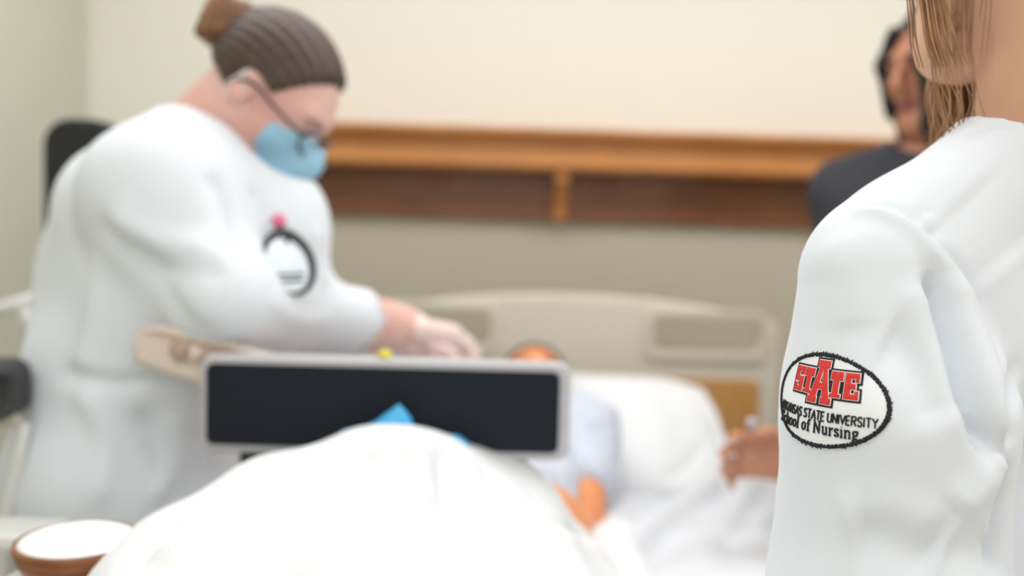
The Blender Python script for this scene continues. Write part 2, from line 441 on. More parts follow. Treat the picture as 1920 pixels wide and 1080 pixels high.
def hand_sdf(S, Wr, d, back, thumb=1, curl=(20, 25, 20), size=1.0, k=.006, spread=1.0, r_add=0.0):
    Hn = Fr(Wr, d, back); z = size
    pt = lambda x, y, zz: Hn(x*z, y*z*thumb, zz*z)
    S.rc(pt(-.03, 0, 0), pt(.02, 0, 0), .026*z+r_add, .026*z+r_add, k=.02, ax=Hn.z, sq=.75)
    S.bx(pt(.052, -.002, 0), (.042*z+r_add, .04*z+r_add, .0135*z+r_add), .012*z, Hn.R, k=.015)
    S.el(pt(.03, .026, -.006), (.032*z, .016*z, .015*z), Hn.R, k=.014)
    fl = [(.03, .044, .07), (.010, .05, .078), (-.011, .048, .072), (-.030, .042, .056)]
    for i, (y, px_, L) in enumerate(fl):
        p = Vector((px_+.038, y, 0)); a = 0; y_ang = (1.2-i)*.06*spread
        segs = (.46*L, .31*L, .23*L); rr = (.0092, .0083, .0074, .0064) if i < 3 else (.0082, .0074, .0066, .0057)
        for j in range(3):
            a += math.radians(curl[j]+i*3)
            q = p+Vector((math.cos(a)*math.cos(y_ang), math.sin(y_ang), -math.sin(a)))*segs[j]
            S.rc(pt(*p), pt(*q), rr[j]*z+r_add, rr[j+1]*z+r_add, k=k if j else .01); p = q
    p = Vector((.022, .03, -.006)); a1 = Vector((.72, .62, -.3)).normalized()
    for j, (L, ra, rb) in enumerate(((.035, .0125, .0105), (.03, .0105, .009), (.024, .009, .0072))):
        q = p+a1*L; S.rc(pt(*p), pt(*q), ra*z+r_add, rb*z+r_add, k=.008); p = q
        a1 = (a1+Vector((.35, -.3, -.15))).normalized()
    return Hn
def bounds(pts, pad):
    a = np.array([tuple(p) for p in pts]); return a.min(0)-pad, a.max(0)+pad

# ================================================================== the room
XL, XR, YB, YF, ZC = -1.325, 2.6, 3.0, -2.6, 2.7
def struct(name, lo, hi, m, bev=0):
    o = box(name, lo, hi, m, None, bev); o['kind'] = 'structure'; return o
struct('floor', (XL-.1, YF-.1, -.1), (XR+.1, YB+.1, 0), M['floor'])
struct('ceiling', (XL-.1, YF-.1, ZC), (XR+.1, YB+.1, ZC+.1), M['ceil'])
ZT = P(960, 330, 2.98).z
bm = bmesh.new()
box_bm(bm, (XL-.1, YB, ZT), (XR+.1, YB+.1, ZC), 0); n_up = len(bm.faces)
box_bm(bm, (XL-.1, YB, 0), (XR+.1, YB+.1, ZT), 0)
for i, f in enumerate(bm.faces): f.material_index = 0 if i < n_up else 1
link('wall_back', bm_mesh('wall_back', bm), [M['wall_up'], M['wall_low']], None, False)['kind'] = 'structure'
struct('wall_left', (XL-.1, YF, 0), (XL, YB, ZC), M['wall_left'])
struct('wall_right', (XR, YF, 0), (XR+.1, YB, ZC), M['wall_up'])
struct('wall_front', (XL-.1, YF-.1, 0), (XR+.1, YF, ZC), M['wall_up'])
struct('baseboard_back', (XL, YB-.015, 0), (XR, YB, .1), M['dgrey'], .003)
struct('baseboard_left', (XL, YF, 0), (XL+.015, YB-.015, .1), M['dgrey'], .003)

# ------------------------------------------------------------------ wooden wall shelf
x0 = P(430, 300, 2.9).x; x1 = 1.75
zc = [P(960, y, 2.84).z for y in (239, 250, 272, 283, 316)]; zb = P(960, 411, 2.97).z
t = empty('wall_shelf', ((x0+x1)/2, YB, zb), 'long brown wooden wall shelf with moulded front edge above the bed', 'shelf')
box('shelf_board', (x0, 2.815, zc[1]), (x1, YB-.002, zc[0]), M['oak'], t, .004)
def strip(name, prof, m, xa, xb, parent):           # a moulding of constant section
    bm = bmesh.new(); a = [bm.verts.new((xa, y, z)) for y, z in prof]; b = [bm.verts.new((xb, y, z)) for y, z in prof]
    for i in range(len(prof)): j = (i+1) % len(prof); bm.faces.new((a[i], a[j], b[j], b[i]))
    bm.faces.new(a); bm.faces.new(b); return link(name, bm_mesh(name, bm), m, parent, False)
cove = [(2.83, zc[1]-.0005)]+[(2.845+.02*math.sin(k*math.pi/8), zc[1]-.0005+(zc[3]-zc[1])*k/4) for k in range(1, 5)]+[(2.96, zc[3]), (2.96, zc[1]-.0005)]
strip('cove_moulding', cove, M['oak'], x0+.01, x1, t)
band = [(2.862, zc[3]-.0005), (2.858, zc[3]-.008), (2.858, zc[4]+.012), (2.866, zc[4]+.006), (2.868, zc[4]), (2.95, zc[4]), (2.95, zc[3]-.0005)]
strip('front_rail', band, M['oak'], x0+.015, x1, t)
box('back_panel', (x0+.02, 2.972, zb), (x1, YB-.002, zc[3]), M['oak_dark'], t, .003)
xm = P(1052, 360, 2.93).x
for xx in (xm-.82, xm, xm+.82):
    prof = [(2.972, zc[4]+.001), (2.875, zc[4]+.001), (2.88, zc[4]-.03), (2.91, zc[4]-.065), (2.94, zb+.035), (2.95, zb), (2.972, zb)]
    bm = bmesh.new(); a = [bm.verts.new((xx-.02, y, z)) for y, z in prof]; b = [bm.verts.new((xx+.02, y, z)) for y, z in prof]
    for i in range(len(prof)): j = (i+1) % len(prof); bm.faces.new((a[i], a[j], b[j], b[i]))
    bm.faces.new(a); bm.faces.new(b)
    bmesh.ops.bevel(bm, geom=bm.edges[:], offset=.003, segments=2, affect='EDGES')
    link('bracket', bm_mesh('bracket', bm), M['oak'], t, False)

# ------------------------------------------------------------------ hospital bed
BX, BZ = .17, .745
bed = empty('hospital_bed', (BX, 1.5, 0), 'beige hospital bed with arched headboard and wood panel, made up in white', 'bed')
box('bed_frame', (BX-.47, .42, .46), (BX+.47, 2.5, .56), M['plastic'], bed, .012)
V, Q = surface(Sdf().bx((BX, 1.43, .645), (.5, 1.04, .09), .05), (BX-.55, .3, .5), (BX+.55, 2.6, .8), .016, 1)
link('mattress', arr_mesh('mattress', V, Q), M['sheet'], bed)
box('bed_base', (BX-.38, .75, .16), (BX+.38, 2.2, .22), M['plastic'], bed, .01)
for y in (.95, 2.0):
    box('lift_leg', (BX-.3, y-.04, .2), (BX+.3, y+.04, .48), M['plastic'], bed, .01)
for sx in (-1, 1):
    for y in (.8, 2.15):
        o = lathe('caster', [(.0, -.02), (.055, -.02), (.065, -.01), (.065, .01), (.055, .02), (0, .02)], (0, 0, 0), M['dgrey'], None, 20)
        o.data.transform(Matrix.Translation((BX+sx*.34, y, .068)) @ Matrix.Rotation(math.pi/2, 4, 'Y')); o.parent = bed; o.matrix_parent_inverse = Matrix.Translation(-bed.location)
        box('fork', (BX+sx*.34-.03, y-.02, .06), (BX+sx*.34+.03, y+.02, .165), M['grey'], o, .004)
HY = 2.6
px2 = lambda px, py: (lambda q: (q.x, q.z))(P(px, py, HY))
# outline in wall plane metres: arch from left end to right end
U = lambda px: P(px, 560, HY).x
Zp = lambda py: P(1075, py, HY).z
def arch(u): 
    e = (u-U(1075))/(U(1462)-U(1075)); return Zp(551)-(.062*abs(e)**2.2)
ul, ur = U(686), U(1464)
mt = Matrix.Translation((0, HY, 0)) @ Matrix.Rotation(math.pi/2, 4, 'X')
uc, hw = (ul+ur)/2, (ur-ul)/2; drop = Zp(551)-arch(ur)
def rr2(u, v, x0, z0, x1, z1, r):
    qx = np.abs(u-(x0+x1)/2)-(x1-x0)/2+r; qz = np.abs(v-(z0+z1)/2)-(z1-z0)/2+r
    return np.hypot(np.maximum(qx, 0), np.maximum(qz, 0))+np.minimum(np.maximum(qx, qz), 0)-r
def headboard_fn(p):
    u, y, v = p[..., 0], p[..., 1], p[..., 2]
    lift = .062*np.minimum(np.abs((u-U(1075))/(U(1462)-U(1075))), 1.1)**2.2
    d = rr2(u, v+lift, ul, .45, ur, Zp(551), .03)
    for pa, pb in ((1226, 1424), (726, 920)): d = np.maximum(d, -rr2(u, v, U(pa), Zp(652), U(pb), Zp(583), .022))
    e = np.abs(y-HY)-.02; q = np.stack([d+.008, e+.008], -1)
    return np.sqrt((np.maximum(q, 0)**2).sum(-1))+np.minimum(q.max(-1), 0)-.008
V, Q = surface(headboard_fn, (ul-.02, HY-.04, .43), (ur+.02, HY+.04, Zp(551)+.03), .0075, 1)
h = link('headboard', arr_mesh('headboard', V, Q), M['plastic'], bed)
for sx, pa, pb in ((0, 1222, 1428), (1, 722, 924)):  # raised rim round each hand hole
    outline2d('hand_hole_rim', [rrect(U(pa)-.016, Zp(652)-.02, U(pb)+.016, Zp(583)+.016, .032), rrect(U(pa)+.002, Zp(652)+.002, U(pb)-.002, Zp(583)-.002, .022)], .012, .003, M['plastic'], h, Matrix.Translation((0, -.024, 0)) @ mt)
o = outline2d('wood_panel', [rrect(U(736), .62, U(1428), Zp(700), .02)], .01, .002, M['ochre'], h, Matrix.Translation((0, HY-.022, 0)) @ Matrix.Rotation(math.pi/2, 4, 'X'))
o['label'] = 'ochre wood panel low on the headboard'
# tilted tan side rail beside the mattress
YR = 1.315
rail_px = [(262, 618), (300, 610), (420, 640), (560, 676), (600, 700), (600, 760), (540, 770), (380, 722), (252, 676)]
S = Sdf(); pts = [P(a, b, YR) for a, b in rail_px]
c2 = [(p.x, p.z) for p in pts][::-1]
mr = Matrix.Translation((0, YR, 0)) @ Matrix.Rotation(math.pi/2, 4, 'X')
rail = outline2d('side_rail', [c2], .03, .01, M['tan'], bed, mr); rail['label'] = 'tilted tan plastic rail panel'
V, Qd = tube_arrays([P(270, 622, YR-.01), P(300, 617, YR-.015), P(420, 647, YR-.015), P(560, 684, YR-.015)], [.006, .007, .007, .006], 10)
link('rail_lip', arr_mesh('rail_lip', V, Qd), M['tan'], rail)
for px, py, r_, mm in ((340, 655, .016, 'tan_d'), (365, 662, .012, 'tan'), (395, 672, .013, 'tan_d')):
    c = P(px, py, YR-.018); o = lathe('rail_button', [(0, .006), (r_*.8, .006), (r_, .002), (r_, -.006), (0, -.006)], (0, 0, 0), M[mm], rail, 18)
    o.data.transform(Matrix.Translation(c) @ Matrix.Rotation(math.pi/2, 4, 'X'))
a = P(560, 730, YR); tube('rail_arm', [a, a+Vector((.02, .02, -.15)), Vector((BX-.46, YR+.05, .52))], .014, M['plastic'], bed)

# ------------------------------------------------------------------ overbed table, top tipped upright
YT = 1.27
ot = empty('overbed_table', (BX-.62, YT, 0), 'black panel in a slim silver grey frame standing upright across the bed', 'panel')
ca = [P(*q, YT) for q in ((379, 668), (1069, 672), (1064, 862), (388, 845))]
cx, cz = sum(p.x for p in ca)/4, sum(p.z for p in ca)/4
wv = (ca[1]-ca[0]).length/2; hv = ((ca[0]-ca[3]).length+(ca[1]-ca[2]).length)/4
# the board slopes a little against the level
mt = Matrix.Translation((cx, YT, cz)) @ Matrix.Rotation(math.radians(-.2), 4, 'Y') @ Matrix.Rotation(math.pi/2, 4, 'X')
outline2d('tray_frame', [rrect(-wv, -hv, wv, hv, .018)], .024, .006, M['grey'], ot, mt)
outline2d('black_inlay', [rrect(-wv+.008, -hv+.012, wv-.015, hv-.012, .01)], .006, .0015, M['navy'], ot, Matrix.Translation((0, -.0125, 0)) @ mt)
xq = P(492, 870, YT+.02).x
box('hinge_block', (xq-.03, YT+.012, cz-.09), (xq+.035, YT+.05, cz+.02), M['black'], ot, .004)
box('post', (xq-.02, YT+.02, .1), (xq+.02, YT+.045, cz-.05), M['black'], ot, .004)
box('foot_bar', (xq-.03, YT-.28, .05), (xq+.03, YT+.34, .1), M['black'], ot, .01)
for y in (YT-.25, YT+.31):
    lathe('caster', [(0, -.018), (.02, -.022), (.027, 0), (.02, .022), (0, .024)], (xq, y, .024), M['dgrey'], ot, 16)
yc = P(722, 659, YT); zt = cz+hv
o = lathe('bottle_cap', [(0, .0095), (.006, .0095), (.0085, .008), (.009, 0), (0, 0)], (yc.x, YT, zt-.0005), M['yellow'], None, 20)
tag(o, 'tiny bright yellow cap on the top edge of the black panel frame', 'cap')

# ------------------------------------------------------------------ things at the left edge
ms = empty('equipment_stand', (-.98, 1.95, 0), 'tall rounded black panel with white curved handle behind the masked person', 'equipment')
q0 = P(88, 222, 2.0); q1 = P(215, 228, 2.0)
mt = Matrix.Translation((0, 2.0, 0)) @ Matrix.Rotation(math.pi/2, 4, 'X')
zlo = P(80, 640, 2.0).z
outline2d('panel', [rrect(P(90, 400, 2.0).x, zlo, P(232, 400, 2.0).x, q0.z, .055)], .05, .01, M['black'], ms, mt)
tube('handle', catmull([P(-30, 582, 1.95), P(5, 578, 1.93), P(45, 566, 1.93), P(85, 552, 1.95), P(120, 545, 1.98)]), .0135, M['white_metal'], ms)
tube('handle_stay', catmull([P(40, 572, 1.93), P(58, 610, 1.93), P(80, 640, 1.94), P(120, 690, 1.97)]), .0135, M['white_metal'], ms)
pm = (P(90, 400, 2.0).x+P(232, 400, 2.0).x)/2
box('post', (pm-.025, 1.985, .08), (pm+.025, 2.02, zlo+.05), M['white_metal'], ms, .006)
for a in (0, 72, 144, 216, 288):
    d = Vector((math.cos(math.radians(a)), math.sin(math.radians(a)), 0))
    tube('foot', [Vector((pm, 2.0, .1)), Vector((pm, 2.0, .075))+d*.2], [.022, .016], M['white_metal'], ms)
    lathe('caster', [(0, -.02), (.02, -.026), (.03, 0), (.02, .026), (0, .028)], (pm+d.x*.2, 2.0+d.y*.2, .03), M['dgrey'], ms, 14)

ch = empty('support_stand', (-.80, 1.32, 0), 'dark grey rounded pad on a cream bar at the left edge, on white tube legs', 'equipment')
S = Sdf().bx(P(-12, 730, 1.32), (.036, .05, .041), .022)
S.bx(P(-20, 742, 1.27), (.012, .03, .022), .008, mode='s', k=.01)
lo, hi = bounds([P(-12, 730, 1.32)], .08); V, Q = surface(S, lo, hi, .004, 2)
link('pad', arr_mesh('pad', V, Q), M['dgrey'], ch)
a, b = P(-70, 800, 1.32), P(32, 785, 1.32)
tube('cream_bar', [a, (a+b)/2, b, b+Vector((.003, 0, .0))], [.0085, .0085, .008, .004], M['plastic'], ch)
tube('leg', [P(-5, 790, 1.34), P(46, 800, 1.34), P(33, 870, 1.34), P(10, 975, 1.34), Vector((-.76, 1.34, .01))], .0095, M['white_metal'], ch)
tube('leg', [P(-60, 800, 1.34), Vector((-.87, 1.34, .5)), Vector((-.89, 1.34, .01))], .0095, M['white_metal'], ch)
box('foot', (-.95, 1.28, 0), (-.72, 1.5, .02), M['white_metal'], ch, .006)

wt = empty('side_table', (-.75, 1.1, 0), 'pale grey table top in the lower left corner beside the wooden bowl', 'table')
za = P(60, 985, 1.2).z
mt = Matrix.Translation((0, 0, za-.014))
bl = P(138, 974, 1.22)
outline2d('table_top', [[(-1.1, 1.165), (P(60, 1000, 1.17).x, 1.168), (P(132, 985, 1.19).x, 1.19), (bl.x-.02, 1.245), (-1.1, 1.245)][::1]], .02, .004, M['white_metal'], wt, mt)
lathe('pedestal', [(0, .02), (.1, .02), (.11, .01), (.11, 0), (0, 0)], (-.86, 1.205, 0), M['white_metal'], wt, 30)
tube('post', [Vector((-.86, 1.205, .015)), Vector((-.86, 1.205, za-.02))], .025, M['white_metal'], wt)

bc = P(146, 1016, 1.0)
bw = empty('wooden_bowl', (bc.x, bc.y, bc.z-.035), 'shallow brown wooden bowl heaped with white, at the lower left', 'bowl')
R0 = .064
lathe('bowl_body', [(0, -.036), (.036, -.036), (.05, -.031), (.060, -.016), (R0, 0), (R0-.001, .003), (R0-.005, .003), (R0-.007, -.004), (.05, -.02), (0, -.024)], bc, M['bowlwood'], bw, 56)
lathe('white_contents', [(0, .012), (.02, .0115), (.04, .009), (.052, .006), (R0-.004, .0025), (R0-.010, -.006), (0, -.02)], bc, M['cream'], bw, 48)
tt = empty('bedside_table', (bc.x-.06, bc.y-.02, 0), 'white topped small table under the wooden bowl', 'table')
zt2 = bc.z-.036
lathe('table_top', [(0, 0), (.058, 0), (.062, -.004), (.062, -.014), (.058, -.018), (0, -.018)], (bc.x-.012, bc.y-.008, zt2), M['white_metal'], tt, 48)
tube('post', [Vector((bc.x-.012, bc.y-.008, .02)), Vector((bc.x-.012, bc.y-.008, zt2-.019))], .022, M['white_metal'], tt)
lathe('foot', [(0, .025), (.03, .025), (.15, .012), (.155, 0), (0, 0)], (bc.x-.012, bc.y-.008, 0), M['white_metal'], tt, 36)

# ================================================================== the bed clothes
V, Q = surface(Sdf().bx((BX, 1.42, .685), (.513, 1.05, .07), .05), (BX-.6, .3, .58), (BX+.6, 2.6, .8), .012, 1)
BVs = bvh(V, Q)
def on(px, py, tree): q, n = hit(tree, px, py); return q
def foldset(tree, specs):
    out = []
    for pl, wd, ht in specs:
        pts = [on(x, y, tree) for x, y in pl]; pts = [q for q in pts if q is not None]
        if len(pts) > 1: out.append((catmull(pts, 5), wd, ht))
    return out
V = crease(V, Q, foldset(BVs, [([(1390, 872), (1330, 925), (1240, 985), (1160, 1040)], .02, .030), ([(1420, 900), (1380, 960), (1300, 1060)], .018, .02),
    ([(1330, 840), (1280, 900), (1200, 950)], .02, -.014), ([(1200, 935), (1150, 975), (1130, 1010)], .02, .02), ([(1440, 960), (1410, 1040)], .014, .014), ([(1260, 1000), (1200, 1070)], .02, -.014)]))
V = wob(V, Q, .002, 14, 2)
o = link('bed_sheet', arr_mesh('bed_sheet', V, Q), M['sheet']); tag(o, 'white fitted sheet stretched over the mattress right of the blanket', 'sheet')

pc = Vector((.20, 2.20, .798))
def pillow_fn(p):
    q = p-A(pc); q = q@np.array(Matrix.Rotation(math.radians(17), 3, 'X').transposed()).T
    x, y, z = q[..., 0]/.31, q[..., 1]/.26, q[..., 2]
    e = np.clip(1-np.abs(x)**2.6, 0, 1)**.5*np.clip(1-np.abs(y)**2.6, 0, 1)**.5
    th = .012+.088*e
    d2 = np.maximum(np.abs(x)-1, np.abs(y)-1)*.22
    return np.maximum(np.abs(z)-th, d2)*.7
V, Q = surface(pillow_fn, A(pc)-(.37, .32, .2), A(pc)+(.37, .32, .2), .008, 3)
N = normals(V, Q)
V = wob(V, Q, .004, 16, 5)
Bp = bvh(V, Q)
V = crease(V, Q, foldset(Bp, [([(1310, 740), (1340, 780), (1345, 830)], .012, -.01), ([(1250, 900), (1290, 870), (1320, 830)], .014, -.008), ([(1180, 720), (1230, 780), (1240, 860)], .03, .008), ([(1130, 740), (1160, 800), (1190, 870)], .02, -.005)]))
o = link('pillow', arr_mesh('pillow', V, Q), M['pillow']); tag(o, 'plump white pillow against the wood panel of the headboard', 'pillow')

# blanket over raised knees
S = Sdf()
S.bx((-.115, 1.1, .752), (.345, .62, .025), .024, k=.03)
crest = [((275, 1060), .93, .045), ((292, 1012), .96, .05), ((338, 972), 1.0, .055), ((420, 922), 1.05, .07), ((520, 874), 1.1, .075), ((610, 830), 1.14, .075), ((690, 806), 1.17, .07), ((745, 806), 1.18, .07), ((812, 833), 1.2, .07), ((862, 860), 1.22, .075), ((930, 872), 1.26, .08), ((985, 905), 1.31, .065), ((1035, 965), 1.36, .05), ((1105, 1020), 1.40, .032), ((1190, 1062), 1.38, .025)]
C3 = []
for (px, py), Y, r in crest:
    q = P(px, py+22, Y); C3.append((q+Vector((0, .03, -1)).normalized()*r*1.0, r))
for i in range(len(C3)-1): S.rc(C3[i][0], C3[i+1][0], C3[i][1], C3[i+1][1], k=.025)
# the shins run down towards the foot of the bed
for i, tgt in ((2, (-.30, .80, .78)), (4, (-.3, .72, .82)), (6, (-.13, .70, .86)), (8, (0, .74, .85)), (10, (.12, .8, .84)), (12, (.22, .95, .77))):
    S.rc(C3[i][0], tgt, C3[i][1], .07, k=.06)
S.rc(C3[0][0], (-.42, 1.2, .72), .045, .03, k=.05); S.rc(C3[0][0], (-.33, .62, .72), .045, .04, k=.05)
S.rc(C3[7][0], (.0, 1.55, .80), .05, .06, k=.08); S.rc(C3[10][0], (.0, 1.6, .78), .05, .05, k=.08); S.rc(C3[4][0], (-.2, 1.5, .76), .05, .05, k=.08)
S.rc((-.17, 1.62, .80), (.04, 1.62, .80), .06, .05, k=.05); S.rc((-.03, 1.5, .84), (-.05, 1.3, .9), .09, .085, k=.06)
V, Q = surface(S, (-.65, .4, .66), (.75, 1.78, 1.15), .009, 3)
V = wob(V, Q, .0035, 22, 9)
Bb = bvh(V, Q)
V = crease(V, Q, foldset(Bb, [([(600, 835), (540, 900), (470, 980), (420, 1060)], .014, .015), ([(760, 815), (790, 880), (800, 960)], .016, .015), ([(700, 830), (650, 920), (620, 1010)], .016, -.015),
    ([(860, 850), (900, 920), (1000, 980)], .014, .013), ([(940, 885), (980, 950), (1060, 1010), (1150, 1050)], .014, .006), ([(450, 930), (360, 1000), (300, 1060)], .012, .013), ([(330, 975), (270, 1030), (240, 1070)], .01, -.013), ([(840, 840), (830, 900), (870, 1000)], .012, -.011), ([(1000, 920), (1040, 980), (1140, 1030)], .01, -.005)]))
o = link('blanket', arr_mesh('blanket', V, Q), M['blanket']); tag(o, 'rumpled white blanket peaked over raised knees at the bottom of the view', 'blanket')
# blue plastic things tucked behind the knees
S = Sdf(); YB2 = 1.215
S.rc(P(655, 826, YB2), P(748, 792, YB2), .012, .011, k=.02); S.rc(P(735, 815, YB2), P(747, 764, YB2), .013, .006, k=.015); S.rc(P(748, 800, YB2), P(790, 850, YB2), .012, .015, k=.02)
S.rc(P(790, 850, YB2), P(850, 836, YB2+.01), .014, .010, k=.02); S.rc(P(850, 836, YB2+.01), P(880, 850, YB2+.01), .011, .008, k=.02)
S.bx(P(745, 880, YB2), (.08, .012, .03), .01, k=.03)
lo, hi = bounds([P(630, 770, YB2), P(890, 930, YB2)], .035)
V, Q = surface(S, lo, hi, .003, 2); V = wob(V, Q, .0015, 80, 4)
o = link('crumpled_pad', arr_mesh('crumpled_pad', V, Q), M['blue']); tag(o, 'bright blue crumpled plastic poking up between blanket peak and black panel', 'plastic pad')

# ================================================================== people
def body_parts(S, J, fat=1.0):
    f = J['f']; T = J['pelvis']; C = J['chest']
    S.rc(T, C, .105*fat, .11*fat, k=.05, ax=f, sq=.78)
    S.rc(J['hipL'], J['hipR'], .085*fat, .085*fat, k=.05)
    S.rc(C+(J['shL']-C)*.55, C+(J['shR']-C)*.55, .085*fat, .085*fat, k=.06)
    S.rc(J['neck']+(C-J['neck'])*.25, J['H'](-.038, 0, -.06), .058*fat**.5, .053*fat**.5, k=.035)
    for s in 'LR':
        S.rc(J['neck']+(J['sh'+s]-J['neck'])*.3-Vector((0, 0, .02)), J['sh'+s], .045*fat, .05*fat, k=.05)
        S.rc(J['sh'+s], J['el'+s], .05*fat, .041*fat, k=.03); S.rc(J['el'+s], J['wr'+s], .041*fat, .027*fat**.5, k=.02)
        if J.get('legs', True):
            S.rc(J['hip'+s], J['kn'+s], .085*fat, .056*fat, k=.05); S.rc(J['kn'+s], J['an'+s], .056*fat, .038, k=.03)
            t = J['toe'+s]; S.rc(J['an'+s], J['an'+s]+(t-J['an'+s])*.2-Vector((0, 0, .03)), .036, .035, k=.03); S.rc(J['an'+s]-Vector((0, 0, .035)), t, .032, .024, k=.03)
def standing_legs(J, up_fold=.09):
    f, l, T = J['f'], J['l'], J['pelvis']
    for s, sg in (('L', 1), ('R', -1)):
        J['hip'+s] = T+l*sg*.09
        b = Vector((T.x, T.y, 0))+l*sg*.1
        J['kn'+s] = Vector((0, 0, .48))+b+f*.03; J['an'+s] = Vector((0, 0, .09))+b-f*.02; J['toe'+s] = Vector((0, 0, .03))+b+f*.16
def person(name, J, label, skin, lips, brow, hands, h=.005, fat=1.0, headw=1.0, group=None, extra=None):
    root = empty('person', (J['pelvis'].x, J['pelvis'].y, 0 if J.get('legs', True) and not J.get('lying') else .745), label, 'person', group)
    S = Sdf(); body_parts(S, J, fat); head_sdf(S, J['H'], wide=headw)
    for s, d, back, th, curl, k in hands: hand_sdf(S, J['wr'+s], d, back, th, curl, size=k or 1.0, spread=2.6 if name == 'visitor' else 1.0)
    if extra: extra(S)
    pts = [v for k_, v in J.items() if isinstance(v, Vector) and k_ not in 'fl']+[J['H'](0, 0, .1)]
    lo, hi = bounds(pts, .22)
    V, Q = surface(S, lo, hi, h, 2)
    me = arr_mesh('body', V, Q); o = link('body', me, [skin, lips, brow], root)
    C = V[Q].mean(1); idx = np.zeros(len(Q), np.int32); idx[lips_mask(J['H'], C)] = 1; idx[brow_mask(J['H'], C)] = 2
    if len(idx) == len(me.polygons): me.polygons.foreach_set('material_index', idx)
    eyes(J['H'], root)
    return root, S
def legs_clothes(root, J, m, shoe, r=(.105, .075, .062), waist=.14, h=.008, cut=None):
    S = Sdf(); T = J['pelvis']
    S.rc(J['hipL'], J['hipR'], r[0]*1.08, r[0]*1.08, k=.05); S.rc(T, T+Vector((0, 0, .12)), waist, waist, k=.05, ax=J['f'], sq=.8)
    for s in 'LR':
        S.rc(J['hip'+s], J['kn'+s], r[0], r[1], k=.05); S.rc(J['kn'+s], J['an'+s]-Vector((0, 0, .02)), r[1], r[2], k=.03)
    S.plane(T+Vector((0, 0, .15)), (0, 0, 1)); S.plane((0, 0, .05), (0, 0, -1))
    lo, hi = bounds([T, J['kneeb'] if 'kneeb' in J else J['anL'], J['anR'], J['hipL'], J['hipR']], .2); hi[2] = T.z+.2; lo[2] = 0
    V, Q = surface(S, lo, hi, h, 2); link('trousers', arr_mesh('trousers', V, Q), m, root)
    for s in 'LR':
        b = J['an'+s]; t = J['toe'+s]; S = Sdf()
        S.rc(Vector((b.x, b.y, .045))-J['f']*.035, Vector((t.x, t.y, .04))+J['f']*.03, .042, .036, k=.02); S.rc(b, b-Vector((0, 0, .04)), .042, .045, k=.03)
        S.plane((0, 0, .002), (0, 0, -1)); lo, hi = bounds([b, t], .12); lo[2] = -.02
        V, Q = surface(S, lo, hi, .006, 1); link('shoe', arr_mesh('shoe', V, Q), shoe, root)
def bake_loop(V, Q, it, w=.5):
    for _ in range(it): V = lap(V, Q, w)
    return V
def clip_mesh(name, V, Q, m, parent): return link(name, arr_mesh(name, V, Q), m, parent)
def hair_cap(S, H, thick=.010, line=None, top=None):
    # head shape grown outward and kept behind a hair line
    S.off(thick)
    return S

# ------------------------------------------------------------------ person in the bed
J = dict(f=Vector((0, 0, 1)), l=Vector((1, 0, 0)), lying=True)
J['H'] = Fr(P(1000, 738, 2.2), (0.05, -.72, .7), (0, .7, .72))
J['neck'] = Vector((.05, 2.06, .86)); J['chest'] = Vector((.02, 1.87, .85)); J['pelvis'] = Vector((-.02, 1.47, .82))
J['shL'] = P(1095, 805, 1.95); J['shR'] = Vector((-.14, 1.93, .85))
J['elL'] = P(1080, 968, 1.70); J['wrL'] = Vector((.10, 1.50, .80)); J['elR'] = Vector((-.2, 1.66, .81)); J['wrR'] = Vector((-.1, 1.48, .86))
J['hipL'] = Vector((.04, 1.45, .815)); J['hipR'] = Vector((-.1, 1.45, .815))
J['knL'] = C3[8][0]+Vector((0, .03, -.03)); J['knR'] = C3[5][0]+Vector((0, .03, -.03))
J['anL'] = Vector((.1, .86, .80)); J['anR'] = Vector((-.12, .84, .80)); J['toeL'] = Vector((.1, .76, .83)); J['toeR'] = Vector((-.12, .75, .83))
root, SB = person('patient', J, 'person lying in the bed in a short sleeved pale grey gown behind the black panel', M['skin_or'], M['lips_dark'], M['hair_bk'],
    [('L', (-.2, -1, 0), (0, 0, 1), -1, (15, 20, 15), 0), ('R', (.3, -1, 0), (0, 0, 1), 1, (15, 20, 15), 0)], h=.006, fat=.95, extra=lambda S: S.rc(J['shL']+(J['elL']-J['shL'])*.5, J['elL'], .05, .048, k=.03))
S = Sdf(); f = J['f']
S.rc(J['pelvis'], J['chest'], .125, .128, k=.05, ax=f, sq=.8); S.rc(J['chest']+Vector((.09, .05, 0)), J['chest']+Vector((-.09, .05, 0)), .10, .10, k=.06)
S.rc(J['neck']+Vector((.03, -.05, -.01)), J['shL'], .06, .066, k=.05); S.rc(J['neck']+Vector((-.03, -.05, -.01)), J['shR'], .06, .066, k=.05)
for s in 'LR':
    d = (J['el'+s]-J['sh'+s]); S.rc(J['sh'+s], J['sh'+s]+d*.62, .066, .072, k=.03)
    S.rc(J['sh'+s]+d*.70, J['el'+s], .051, .049, k=.004, mode='s')
S.rc(J['neck']+Vector((0, -.02, .04)), J['H'](-.03, 0, -.02), .068, .06, k=.01, mode='s')
lo, hi = bounds([J['pelvis'], J['shL'], J['shR'], J['neck']], .2); V, Q = surface(S, lo, hi, .006, 2); V = wob(V, Q, .004, 40, 3)
clip_mesh('gown', V, Q, M['gown'], root)
H = J['H']; S = head_sdf(Sdf(), H, ears=False).off(.008)
S.plane(H(.05, 0, .075), H.d(.9, 0, -.8), k=.01); S.plane(H(-.0, 0, -.03), H.d(.55, 0, -1), k=.01)
V, Q = surface(S, A(H.o)-.16, A(H.o)+.16, .005, 2); clip_mesh('hair', V, Q, M['hair_bk'], root)
